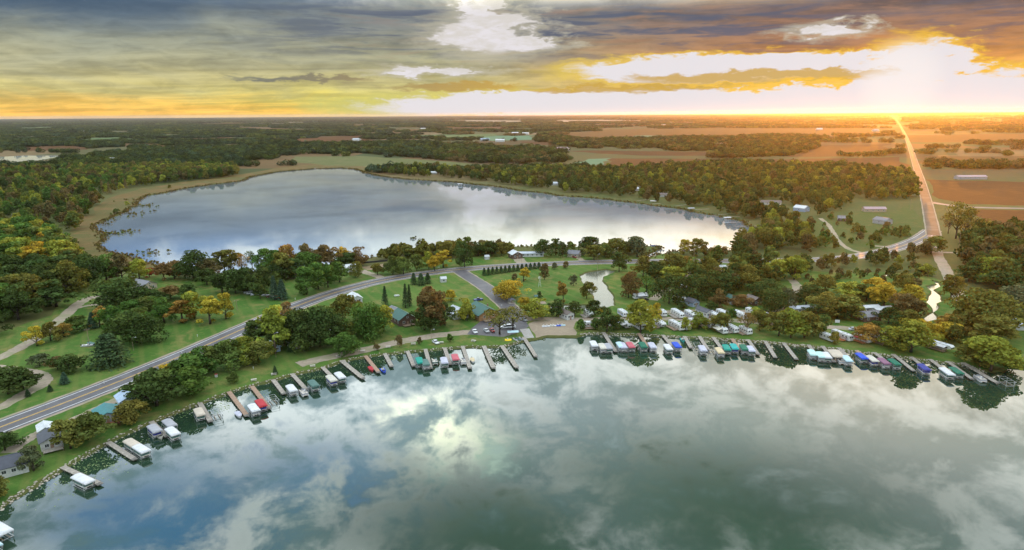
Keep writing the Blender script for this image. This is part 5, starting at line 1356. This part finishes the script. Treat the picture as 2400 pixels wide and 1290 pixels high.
# ------------------------------------------------------------------ campers
M_RV = pm('camper_skin', (.66, .66, .65), (.56, .56, .55), 1.0, 0.4, .4)
M_RVR = pm('camper_roof', (.55, .57, .59), (.45, .47, .49), 0.8, 0.6, .3)
def camper(px, py, rz, label, kind='trailer', L=9.0, stripe='beige', deck=None, awning=None, slide=True):
    g = G(px, py); t = thing('camper' if kind != 'motorhome' else 'motorhome', label, 'camper' if kind != 'motorhome' else 'motorhome', g, R(rz - (14 if rz < -40 else 0)), 'campers on the lakeshore campsite')
    W, h, z0 = 2.5, 3.1, .55
    if kind == 'fifth': prof = [(-L / 2, z0), (L * .26, z0), (L * .26, 1.55), (L * .47, 1.75), (L * .5, 2.5), (L * .44, h), (-L / 2 + .25, h), (-L / 2, h - .2)]
    elif kind == 'motorhome': prof = [(-L / 2, z0), (L * .49, z0), (L * .5, 1.5), (L * .47, 2.85), (L * .44, h), (-L / 2 + .2, h), (-L / 2, h - .2)]
    else: prof = [(-L / 2, z0), (L * .46, z0), (L * .5, 1.0), (L * .47, 2.4), (L * .40, h), (-L / 2 + .3, h), (-L / 2, h - .35)]
    body = MB().extrude([(x, z) for x, z in prof][::-1], 'y', -W / 2, W / 2).mesh('body', M_RV)
    obj('body', body, t)
    rf = obj('roof', MB().box((-.15, 0, h + .035), (L * .84, W - .12, .07)).mesh('roof', M_RVR), t)
    obj('air_conditioner', cached('ac', lambda: MB().box((0, 0, .16), (.9, .75, .3), 0, .8).mesh('air_conditioner', M_WHITE)), rf, (L * .05, 0, h + .07))
    for x in (-.28, .22): obj('roof_vent', cached('rvent', lambda: MB().box((0, 0, .06), (.4, .4, .12)).mesh('roof_vent', M_BLACK)), rf, (L * x, .3, h + .07))
    obj('stripe', cached(('stripe', L, stripe), lambda: MB().box((-.1, -W / 2 - .01, 1.35), (L * .9, .03, .22)).box((-.1, W / 2 + .01, 1.35), (L * .9, .03, .22)).mesh('stripe', canvas(stripe))), t)
    for s in (-1, 1):
        for x in (-.34, -.12, .14, .32):
            obj('window', window_mesh(.95, .6), t, (L * x, s * W / 2, 2.05), 0 if s < 0 else math.pi)
    fx = L * .487 if kind == 'motorhome' else L * .485
    for y in ((-.62, .62) if kind != 'fifth' else (-.55, .55)): obj('window', window_mesh(.95 if kind == 'motorhome' else .8, .8), t, (fx + .02, y, 2.15), R(90))
    for y in (-.6, .6): obj('window', window_mesh(.8, .6), t, (-L / 2 - .01, y, 2.0), R(-90))
    obj('door', cached('rvdoor', lambda: MB().box((0, -.02, .95), (.75, .05, 1.85)).mesh('door', M_SEAT)), t, (L * .02, -W / 2 - .01, .62))
    for x in ((-.16, -.05) if kind != 'motorhome' else (-.3, .34)):
        for s in (-1, 1):
            w = obj('wheel', cached('rvw', lambda: MB().tube((0, -.12, 0), (0, .12, 0), .38, n=12).mesh('wheel', M_TYRE)), t, (L * x, s * (W / 2 - .1), .38))
            obj('rim', cached('rvrim', lambda: MB().tube((0, -.14, 0), (0, .14, 0), .2, n=8).mesh('rim', M_ALU)), w)
    if slide: obj('slide_out', cached(('slide', L), lambda: MB().box((0, 0, 0), (L * .32, .8, 1.9)).mesh('slide_out', M_RV)), t, (-L * .12, W / 2 + .35, 1.75))
    if awning: obj('awning', MB().add([(-L * .34, -W / 2, 2.85), (L * .34, -W / 2, 2.85), (L * .34, -W / 2 - 2.3, 2.35), (-L * .34, -W / 2 - 2.3, 2.35), (-L * .34, -W / 2, 2.9), (L * .34, -W / 2, 2.9), (L * .34, -W / 2 - 2.3, 2.4), (-L * .34, -W / 2 - 2.3, 2.4)], [(3, 2, 1, 0), (4, 5, 6, 7), (0, 1, 5, 4), (1, 2, 6, 5), (2, 3, 7, 6), (3, 0, 4, 7)]).mesh('awning', canvas(awning)), t)
    if deck: deck_part(t, 0, -W / 2 - 1.35, L * .7, 2.3, .5, deck)
    return t
RD = pm('orange_deck', (.42, .15, .05), (.33, .11, .04), 2)
C = camper
C(1379, 742, -62, 'white camper left of the dark tree behind the beach', 'fifth', 8.5, 'beige', M_DECK)
C(1382, 768, 4, 'white camper standing broadside at the end of the beach', 'trailer', 8.5, 'red', M_WOOD)
C(1459, 741, -60, 'pale camper behind the row left of the tall yellow tree', 'trailer', 8.0, 'blue')
C(1467, 768, -58, 'white camper in front row left of the tall yellow-green tree', 'fifth', 9.5, 'beige', None, 'white')
C(1495, 770, -58, 'grey-white camper half under the tall yellow-green tree', 'trailer', 8.5, 'grey')
C(1521, 768, -58, 'white camper right under the crown of the tall yellow-green tree', 'trailer', 7.0, 'tan', None, 'grey', False)
C(1546, 766, -60, 'white camper with a dark front window in front row', 'fifth', 9.0, 'navy', M_WOOD)
C(1585, 770, -58, 'long white camper with a wooden deck in front row', 'trailer', 11.5, 'beige', M_WOOD)
C(1553, 741, -66, 'small white camper in the second row', 'trailer', 6.0, 'grey', None, None, False)
C(1588, 742, -62, 'long beige-white camper with deck in the second row', 'trailer', 11.0, 'beige', M_DECK)
C(1618, 744, -62, 'white camper right of the long beige one in the second row', 'fifth', 9.0, 'blue', M_DECK)
C(1627, 764, -58, 'white camper behind the yellow-green tree in front row', 'fifth', 8.5, 'red', RD)
C(1659, 766, -58, 'white camper with a wooden terrace between two olive trees', 'trailer', 9.0, 'blue', M_WOOD)
C(1694, 742, -60, 'white camper in the second row right of the park cabin', 'trailer', 9.5, 'navy', M_WOOD)
C(1734, 745, -56, 'large white camper in the second row right of the slender green tree', 'trailer', 10.0, 'grey')
C(1716, 778, -60, 'white camper in front row with its nose to the lake by the olive tree', 'trailer', 8.0, 'teal', M_DECK)
C(1762, 738, -60, 'white camper at the right end of the second row', 'trailer', 8.5, 'beige')
C(1747, 782, -58, 'tan camper hidden by the rusty tree on the shore', 'trailer', 7.5, 'tan', M_WOOD, None, False)
C(1501, 700, 20, 'white camper on the bank east of the creek', 'trailer', 9.0, 'navy', None, 'white')
C(1598, 680, -50, 'white camper under the dark trees behind the campsite', 'trailer', 8.0, 'blue')
C(1592, 708, -40, 'white camper just above the second row', 'trailer', 8.0, 'grey')
C(1940, 798, -55, 'white camper half hidden by the big yellow-green shore trees', 'trailer', 8.0, 'beige')
C(1973, 794, -55, 'white motorhome with an orange deck beside it', 'motorhome', 11.0, 'navy', RD)
C(2022, 801, -50, 'white camper with a red tarp under the orange tree', 'trailer', 8.0, 'red', RD, 'red')
C(2062, 803, -45, 'white camper right of the orange tree on the shore', 'fifth', 10.0, 'grey', M_WOOD)
C(2200, 818, -48, 'large white camper alone at the right end of the shore', 'fifth', 12.0, 'beige', M_WOOD, 'white')

C(1437, 768, -58, 'small white camper right beside the dark shore tree', 'trailer', 6.5, 'navy', None, None, False)
C(1522, 743, -62, 'white camper in the second row behind the tall yellow-green tree', 'trailer', 8.0, 'red')
C(1672, 746, -60, 'white camper in the second row right beside the park cabin', 'fifth', 8.5, 'grey')
C(1690, 780, -58, 'white camper in front row with a pale awning', 'trailer', 8.0, 'beige', None, 'cream')
C(1790, 746, -60, 'cream camper on the lane left of the long grey mobile home', 'trailer', 8.0, 'tan')
C(1606, 772, -58, 'short white camper in front row beside the small yellow tree', 'trailer', 6.5, 'blue', None, None, False)

# ------------------------------------------------------------------ vehicles
def car(px, py, rz, colr, label, kind='car'):
    c = dict(white=(.74, .75, .77), blue=(.03, .05, .20), red=(.30, .02, .02), grey=(.30, .31, .33), black=(.03, .03, .035), orange=(.62, .13, .02), silver=(.52, .53, .55), brown=(.12, .03, .02))[colr]
    g = G(px, py, GZ + .05); t = thing('parked_' + kind, label, kind, g, R(rz)); m = pm('car_paint_' + colr, c, tuple(v * .9 for v in c), .5, .3, .5)
    if kind == 'pickup': lo = [(-2.7, .4), (2.7, .4), (2.72, .85), (2.55, 1.08), (.9, 1.12), (-2.7, 1.12)]; up = [(-.75, 1.12), (.95, 1.12), (.35, 1.72), (-.6, 1.76)]
    elif kind == 'van': lo = [(-2.5, .4), (2.5, .4), (2.5, .9), (2.2, 1.15), (-2.5, 1.2)]; up = [(-2.48, 1.2), (2.0, 1.15), (1.3, 1.98), (-2.4, 2.05)]
    else: lo = [(-2.3, .38), (2.3, .38), (2.32, .72), (2.1, .92), (-2.1, 1.0), (-2.3, .8)]; up = [(-1.75, 1.0), (1.1, .92), (.35, 1.45), (-1.1, 1.48)]
    obj('body', cached(('cb', kind, colr), lambda: MB().extrude(lo[::-1], 'y', -.9, .9).mesh('body', m)), t)
    obj('cabin', cached(('cc', kind), lambda: MB().extrude(up[::-1], 'y', -.78, .78).mesh('cabin', M_GLASS)), t)
    zt = up[2][1]; obj('roof', cached(('cr', kind, colr), lambda: MB().box(((up[2][0] + up[3][0]) / 2, 0, (up[2][1] + up[3][1]) / 2 + .02), (up[2][0] - up[3][0], 1.58, .06)).mesh('roof', m)), t)
    for x in (-1.45, 1.45):
        for s in (-1, 1):
            w = obj('wheel', cached('cw', lambda: MB().tube((0, -.11, 0), (0, .11, 0), .33, n=12).mesh('wheel', M_TYRE)), t, (x, s * .82, .33)); obj('rim', cached('crim', lambda: MB().tube((0, -.125, 0), (0, .125, 0), .19, n=8).mesh('rim', M_ALU)), w)
    for s in (-1, 1):
        obj('headlight', cached('hl', lambda: MB().box((0, 0, 0), (.06, .34, .14)).mesh('headlight', M_WHITE)), t, (2.31 if kind == 'car' else 2.5 + .2 * (kind == 'pickup'), s * .62, .74)); obj('taillight', cached('tl', lambda: MB().box((0, 0, 0), (.06, .26, .18)).mesh('taillight', pm('taillight_red', (.4, .02, .02)))), t, (-2.31 if kind == 'car' else -2.51 - .2 * (kind == 'pickup'), s * .66, .8))
    return t
car(1021, 805, -60, 'white', 'white car parked on the grass by the docks')
car(1113, 780, -75, 'white', 'white car parked at the left end of the car park'); car(1140, 778, -70, 'silver', 'silver car parked left of the red one'); car(1154, 777, -75, 'red', 'red car parked under the half-bare tree')
car(1184, 770, 8, 'white', 'white pickup truck behind the half-bare tree', 'pickup'); car(1197, 769, 15, 'white', 'white van right of the white pickup in the car park', 'van'); car(1121, 705, 25, 'blue', 'dark blue pickup truck behind the lodge', 'pickup')
car(312, 651, -60, 'white', 'white van on the lawn by the grey-roofed house', 'van'); car(588, 690, 10, 'silver', 'silver car among boats at the edge of the grove'); car(634, 698, 5, 'brown', 'dark red car beside the spruces')
car(1345, 604, -60, 'red', 'red car in front of the tan house'); car(2375, 770, 5, 'black', 'dark car by the house at the right edge', 'van'); car(1510, 706, 30, 'black', 'dark pickup by the camper east of the creek', 'pickup'); car(1168, 737, -60, 'black', 'black car beside the lodge on the car park'); car(1228, 752, -60, 'grey', 'grey car on the lane behind the boat ramp'); car(2000, 774, 10, 'silver', 'silver car on the campsite lane behind the motorhome')
car(1208, 601, -70, 'brown', 'dark car in front of the white-roofed garage')
# orange tractor
g = G(649, 703); t = thing('tractor', 'orange tractor parked beside the spruces', 'tractor', g, R(10)); MO = pm('tractor_orange', (.60, .12, .02), (.48, .09, .02), 1.5)
obj('body', MB().extrude([(-1.2, .8), (2.0, .8), (2.1, 1.5), (.4, 1.7), (-1.2, 1.3)][::-1], 'y', -.5, .5).mesh('body', MO), t); obj('cab', MB().box((-.4, 0, 1.95), (1.4, 1.3, 1.2), 0, .85).mesh('cab', M_GLASS), t); obj('roof', MB().box((-.4, 0, 2.6), (1.5, 1.4, .12)).mesh('roof', MO), t)
obj('loader_arm', MB().tube((.2, .75, 1.2), (3.0, .75, .8), .1).tube((.2, -.75, 1.2), (3.0, -.75, .8), .1).box((3.2, 0, .6), (.5, 2.0, .7)).mesh('loader_arm', MO), t)
for x, r in ((-.7, .8), (1.5, .5)):
    for s in (-1, 1): obj('wheel', MB().tube((0, -.2, 0), (0, .2, 0), r, n=14).mesh('wheel', M_TYRE), t, (x, s * .8, r))
# boats stored on land
for i, (x, y, rz, c, cv) in enumerate(((582, 687, 15, 'white', None), (598, 692, 20, 'white', 'lavender'), (597, 684, 10, 'mint', 'white'), (624, 694, 5, 'white', 'grey'), (205, 812, 10, 'white', None), (215, 808, -30, 'grey', 'slate'))):
    g = G(x, y); fishing_boat((g.x, g.y, GZ + .1), R(rz), ['white boat at the left of the stored boats by the grove', 'boat under lavender cover stored by the grove', 'mint boat with white cover stored by the grove', 'boat under grey cover left of the spruces', 'white boat lying on the lawn by the utility pole', 'grey covered boat lying on the lawn by the utility pole'][i], c, cv)
# paddle craft near the ramp and beach
def kayak(px, py, rz, c, label, L=4.0, W=.85, wide=False):
    g = G(px, py); t = thing('canoe' if not wide else 'pedal_boat', label, 'canoe' if not wide else 'pedal boat', (g.x, g.y, GZ + .12), R(rz))
    obj('hull', cached(('kh', L, W, c), lambda: MB().grid(lambda u, v: ((u - .5) * L, math.cos(math.pi * v) * W / 2 * (math.sin(math.pi * min(max(u, .01), .99)) ** (.55 if not wide else .2)), .02 + math.sin(math.pi * v) * (.38 if not wide else .5)), 10, 6).mesh('hull', canvas(c) if c != 'yellow' else pm('yellow_plastic', (.80, .55, .02), (.70, .47, .02), 2, .5), True)), t)
    if wide:
        for s in (-1, 1): obj('seat', cached('kseat', lambda: MB().box((0, 0, .12), (.5, .5, .2)).box((-.22, 0, .35), (.1, .5, .45)).mesh('seat', M_WHITE)), t, (-.2, s * .4, .5))
    else: obj('rim', cached(('krim', L, W), lambda: MB().box((0, 0, .40), (L * .3, W * .45, .05)).mesh('rim', M_BLACK)), t)
kayak(1191, 798, 5, 'yellow', 'yellow pedal boat on the grass by the boat ramp', 3.2, 2.4, True)
for i, x in enumerate((1208, 1215, 1222)): kayak(x, 797 - i, -62, ('grey', 'slate', 'grey')[i], f'dark canoe drawn up beside the boat ramp, {ORD[i]} from the left', 5.2, 1.3)
for i, (x, c) in enumerate(((1276, 'white'), (1283, 'white'), (1292, 'cream'), (1298, 'white'), (1309, 'blue'), (1319, 'ice'))): kayak(x, 766.5 - i * .5, 4, c, f'{c} pedal boat in the row on the beach, {ORD[i]} from the left', 2.6, 1.6, True)
g = G(1202, 787); t = thing('boat_shelter', 'small pale blue shelter roof beside the boat ramp', 'shelter', g, R(8))
for sx in (-1, 1):
    for sy in (-1, 1): obj('post', MB().box((sx * 2.2, sy * 1.2, 1.0), (.12, .12, 2.0)).mesh('post', M_WOOD), t)
obj('roof', MB().extrude([(-1.6, 2.0), (1.6, 2.0), (0, 2.6)][::1], 'x', -2.7, 2.7).mesh('roof', canvas('ice')), t)

# ------------------------------------------------------------------ small things on the shore
def picnic(px, py, rz, label):
    g = G(px, py); t = thing('picnic_table', label, 'picnic table', g, R(rz), 'picnic tables on the shore lawn'); m = pm('bleached_wood', (.55, .50, .44), (.45, .41, .36), 2)
    obj('tabletop', cached('ptop', lambda: MB().box((0, 0, .74), (2.2, .85, .06)).mesh('tabletop', m)), t)
    for s in (-1, 1): obj('bench', cached('pbench', lambda: MB().box((0, 0, .44), (2.2, .28, .05)).mesh('bench', m)), t, (0, s * .72, 0))
    for s in (-1, 1): obj('leg', cached('pleg', lambda: MB().tube((0, -.7, 0), (0, .3, .72), .05, n=4).tube((0, .7, 0), (0, -.3, .72), .05, n=4).box((0, 0, .40), (.06, 1.6, .08)).mesh('leg', m)), t, (s * .8, 0, 0))
PT = [(595, 893, 22), (642, 879, 18), (733, 860, 20), (793, 837, 15), (850, 825, 12), (910, 815, 8), (969, 808, 5), (1034, 805, 20), (1110, 801, -20)]
for i, (x, y, r) in enumerate(PT): picnic(x, y, r, f'picnic table on the shore lawn, {ORD[i]} from the left')
def lamp(px, py, top, label, arm=True):
    g = G(px, py); h = height_at(g, px, top); t = thing('street_lamp', label, 'lamp post', g, 0.5)
    obj('pole', MB().tube((0, 0, -.1), (0, 0, h), .11, .06, 8).mesh('pole', M_WOOD), t)
    if arm:
        a = obj('arm', MB().tube((0, 0, h - .25), (1.3, 0, h - .05), .04, n=5).mesh('arm', M_METAL), t); obj('lamp_head', MB().box((1.5, 0, h - .05), (.7, .28, .16), 0, .8).mesh('lamp_head', M_WHITE), t)
for a in ((1025, 653, 627, 'lamp post beside the highway near the little white shed'), (1011, 798, 773, 'lamp post on the lawn by the white car'), (313, 822, 791, 'lamp post on the lawn right of the lone pine'), (1223, 629, 602, 'lamp post beside the highway above the row of pines'),
          (1170, 738, 716, 'lamp post on the car park beside the lodge'), (1400, 634, 596, 'tall lamp post beside the creek at the highway'), (647, 838, 780, 'white lamp post below the oak grove')): lamp(*a)
def upole(px, py, top, label):
    g = G(px, py); h = height_at(g, px, top); t = thing('utility_pole', label, 'utility pole', g, .6)
    obj('pole', MB().tube((0, 0, -.1), (0, 0, h), .15, .10, 8).mesh('pole', M_WOOD), t); obj('crossarm', MB().box((0, 0, h - .5), (2.2, .12, .12)).mesh('crossarm', M_WOOD), t)
    for x in (-.9, 0, .9): obj('insulator', cached('insul', lambda: MB().tube((0, 0, 0), (0, 0, .22), .05, .04, 6).mesh('insulator', M_WHITE)), t, (x, 0, h - .44))
for a in ((209, 808, 770, 'utility pole on the lawn behind the lone pine'), (556, 728, 703, 'utility pole right of the golden tree on the lawn'), (1626, 610, 582, 'utility pole beside the highway past the channel'), (2244, 600, 545, 'utility pole at the gravel road junction'), (2226, 540, 492, 'utility pole right of the straight road'), (2133, 494, 468, 'utility pole left of the straight road')): upole(*a)
for i, (x, y) in enumerate(((244, 900), (463, 790), (692, 703), (426, 829), (594, 866), (1130, 632))):
    g = G(x, y); t = thing('road_marker', f'small white roadside marker post, {ORD[[0, 2, 4, 1, 3, 5].index(i)] if False else ORD[sorted((244, 463, 692, 426, 594, 1130)).index(x)]} from the left', 'marker post', g); obj('post', cached('mpost', lambda: MB().box((0, 0, .5), (.10, .10, 1.0)).mesh('post', M_WHITE)), t); obj('reflector', cached('mref', lambda: MB().box((0, 0, .95), (.3, .14, .4)).mesh('reflector', M_WHITE)), t)
# fire rings, pump, propane tank
g = G(507, 884); t = thing('wellhead_box', 'small white and red box on the shore lawn', 'box', g); obj('box', MB().box((0, 0, .6), (.9, .7, 1.2)).mesh('box', M_WHITE), t); obj('lid', MB().box((0, 0, 1.25), (1.0, .8, .12)).mesh('lid', canvas('red')), t)
g = G(930, 696); t = thing('propane_tank', 'white propane tank on the slope above the green-roofed house', 'tank', g, R(5)); obj('tank', MB().tube((-1.3, 0, .75), (1.3, 0, .75), .5, n=12).tube((1.3, 0, .75), (1.55, 0, .75), .5, .25, 12).tube((-1.3, 0, .75), (-1.55, 0, .75), .5, .25, 12).mesh('tank', M_WHITE, True), t)
for s in (-1, 1): obj('saddle', MB().box((s * .9, 0, .15), (.2, .8, .35)).mesh('saddle', M_METAL), t)
# windmill tower on the green
g = G(1265, 673); t = thing('windmill', 'small white lattice windmill tower on the green', 'windmill', g)
for sx in (-1, 1):
    for sy in (-1, 1): obj('leg', MB().tube((sx * .8, sy * .8, 0), (sx * .12, sy * .12, 5.6), .05, n=5).mesh('leg', M_WHITE), t)
for z in (1.3, 2.6, 3.9):
    k = .8 - .68 * z / 5.6; obj('brace', MB().box((0, k, z), (2 * k, .05, .06)).box((0, -k, z), (2 * k, .05, .06)).box((k, 0, z), (.05, 2 * k, .06)).box((-k, 0, z), (.05, 2 * k, .06)).mesh('brace', M_WHITE), t)
hub = obj('hub', MB().tube((0, -.5, 6.0), (0, .5, 6.0), .12, n=8).mesh('hub', M_WHITE), t)
for k in range(10):
    a = k * .628; obj('blade', MB().add([(.2 * math.cos(a), -.5, 6 + .2 * math.sin(a)), (1.0 * math.cos(a - .12), -.45, 6 + 1.0 * math.sin(a - .12)), (1.0 * math.cos(a + .18), -.6, 6 + 1.0 * math.sin(a + .18))], [(0, 1, 2)]).mesh('blade', M_WHITE), hub)
# playground
g = G(1256, 706); t = thing('playground_tower', 'wooden playground tower with slide on the green', 'playground', g, R(15))
for sx in (-1, 1):
    for sy in (-1, 1): obj('post', MB().box((sx * .8, sy * .8, 1.5), (.14, .14, 3.0)).mesh('post', M_WOOD), t)
obj('platform', MB().box((0, 0, 1.4), (1.8, 1.8, .12)).mesh('platform', M_WOOD), t); obj('roof', MB().extrude([(-1.1, 2.9), (1.1, 2.9), (0, 3.7)], 'x', -1.1, 1.1).mesh('roof', canvas('slate')), t)
obj('slide', MB().add([(.9, -.35, 1.45), (.9, .35, 1.45), (3.3, .35, .25), (3.3, -.35, .25), (.9, -.35, 1.37), (.9, .35, 1.37), (3.3, .35, .17), (3.3, -.35, .17)], [(0, 3, 2, 1), (4, 5, 6, 7), (0, 1, 5, 4), (1, 2, 6, 5), (2, 3, 7, 6), (3, 0, 4, 7)]).mesh('slide', canvas('red')), t)
obj('swing_beam', MB().tube((-.8, 0, 2.5), (-4.2, 0, 2.5), .07).tube((-4.2, 0, 2.5), (-4.2, 1.1, 0), .06).tube((-4.2, 0, 2.5), (-4.2, -1.1, 0), .06).mesh('swing_beam', M_WOOD), t)
flat('sandpit', [(1246, 708), (1276, 706), (1282, 712), (1252, 714)], GZ + .03, M_SAND)
# gazebo by the junction road
g = G(1199, 711); t = thing('gazebo', 'small dark-roofed gazebo beside the golden tree', 'gazebo', g, R(20))
for k in range(4): obj('post', MB().box(((1 if k % 2 else -1) * 1.5, (1 if k > 1 else -1) * 1.5, 1.1), (.14, .14, 2.2)).mesh('post', M_WHITE), t)
obj('roof', MB().box((0, 0, 2.7), (4.0, 4.0, 1.0), 0, .1).mesh('roof', pm('roof_dark', ROOFC['dark'], None, .8, .5)), t); obj('floor', MB().box((0, 0, .06), (3.4, 3.4, .12)).mesh('floor', M_DECK), t)
# board sign behind the campsite
g = G(1962, 760); t = thing('notice_board', 'white notice board behind the big yellow-green shore trees', 'notice board', g, R(-10)); obj('panel', MB().box((0, 0, 1.5), (2.2, .10, 1.5)).mesh('panel', M_WHITE), t)
for s in (-1, 1): obj('post', MB().box((s * 1.0, .08, .75), (.1, .1, 1.6)).mesh('post', M_WOOD), t)
# low black wall along the dirt lot
a, b = G(848, 618), G(908, 613); d = b - a
t = thing('retaining_wall', 'low black wall along the back of the dirt lot', 'wall', a, math.atan2(d.y, d.x)); obj('wall', MB().box((d.length / 2, 0, .6), (d.length, .3, 1.2)).mesh('wall', M_BLACK), t)
for k in range(7): obj('post', cached('rwp', lambda: MB().box((0, 0, .7), (.2, .4, 1.4)).mesh('post', M_BLACK)), t, (d.length * k / 6, 0, 0))

# ------------------------------------------------------------------ stones along the water, lily pads
def rocks():
    mb = MB(); rnd = random.Random(4)
    ico = [(0, 0, 1), (.89, 0, .45), (.28, .85, .45), (-.72, .53, .45), (-.72, -.53, .45), (.28, -.85, .45), (.72, .53, -.45), (-.28, .85, -.45), (-.89, 0, -.45), (-.28, -.85, -.45), (.72, -.53, -.45)]
    fc = [(0, 1, 2), (0, 2, 3), (0, 3, 4), (0, 4, 5), (0, 5, 1), (1, 6, 2), (2, 7, 3), (3, 8, 4), (4, 9, 5), (5, 10, 1), (6, 7, 2), (7, 8, 3), (8, 9, 4), (9, 10, 5), (10, 6, 1)]
    for i in range(len(shore_g) - 1):
        a, b = shore_g[i], shore_g[i + 1]; px = project((a.x, a.y, GZ))[0]
        if 1225 < px < 1358 or px > 2300: continue
        d = b - a; nn = Vector((d.y, -d.x)).normalized(); dens = 4.5 if px > 1358 or px < 220 else 2.2
        for k in range(int(d.length * dens)):
            o = rnd.uniform(-0.9, 1.4); p = a + d * rnd.random() + nn * o; r = rnd.uniform(.16, .42); z = GZ - max(0, o) * .62
            mb.add([(p.x + x * r * rnd.uniform(.7, 1.3), p.y + y * r * rnd.uniform(.7, 1.3), z + w * r * .7) for x, y, w in ico], fc)
    m = pm('shore_stone', (.42, .36, .30), (.26, .23, .20), 0.9, .9, .2, c3=(.50, .45, .38), scale3=.4)
    obj('shore_stones', mb.mesh('shore_stones', m), kind='stuff', label='band of pale stones lining the lakeshore', cat='stones')
rocks()
def lilies():
    mb = MB(); rnd = random.Random(9)
    for cx, cy, sx, sy, n in ((235, 1085, 9, 5, 420), (205, 1105, 8, 5, 200), (110, 1150, 8, 5, 160), (300, 1030, 5, 3, 80), (435, 968, 5, 3, 160), (520, 955, 4, 4, 240), (520, 938, 6, 3, 200), (600, 922, 6, 2.5, 160), (705, 885, 8, 2.5, 200), (760, 880, 5, 3, 120), (830, 856, 6, 3, 160), (890, 845, 8, 2, 140), (940, 838, 6, 2, 120), (990, 828, 6, 2, 60), (1665, 806, 4, 3, 120), (1660, 800, 6, 2, 90), (1900, 818, 8, 2, 90), (2060, 834, 6, 2, 60), (2195, 862, 5, 2.5, 90), (1470, 793, 8, 1.5, 90), (1730, 802, 12, 1.2, 120)):
        g = G(cx, cy, 0)
        for k in range(int(n * .5)):
            x, y, r = g.x + rnd.gauss(0, sx * .55), g.y + rnd.gauss(0, sy * .8), rnd.uniform(.06, .26); a0 = rnd.uniform(0, 6)
            if not inside((x, y), FRONT): continue
            mb.add([(x + r * math.cos(a0 + j), y + r * math.sin(a0 + j), .012 + rnd.uniform(0, .01)) for j in (0, 1, 2.1, 3.1, 4.2, 5.2)], [(0, 1, 2, 3, 4, 5)])
    obj('lily_pads', mb.mesh('lily_pads', pm('lily_leaf', (.16, .24, .075), (.09, .14, .05), 1.0, .6, c3=(.26, .29, .12), scale3=.3)), kind='stuff', label='green lily pads floating along the dock shore', cat='lily pads')
lilies()

# ------------------------------------------------------------------ the air
def haze():
    m = bpy.data.materials.new('air'); m.use_nodes = True; m.node_tree.nodes.clear(); n = NT(m.node_tree)
    v = n.node('ShaderNodeVolumePrincipled'); v.inputs['Color'].default_value = (.97, .95, .94, 1); v.inputs['Density'].default_value = HAZE; v.inputs['Anisotropy'].default_value = 0.77
    out = n.node('ShaderNodeOutputMaterial'); m.node_tree.links.new(v.outputs[0], out.inputs['Volume'])
    o = obj('haze', MB().box((0, 19500, (H + 22) / 2 - 1), (84200, 45200, H + 24)).mesh('haze', m), kind='stuff', label='thin evening haze lying over the whole plain', cat='haze'); return o
HAZE = 1.7e-5
haze()
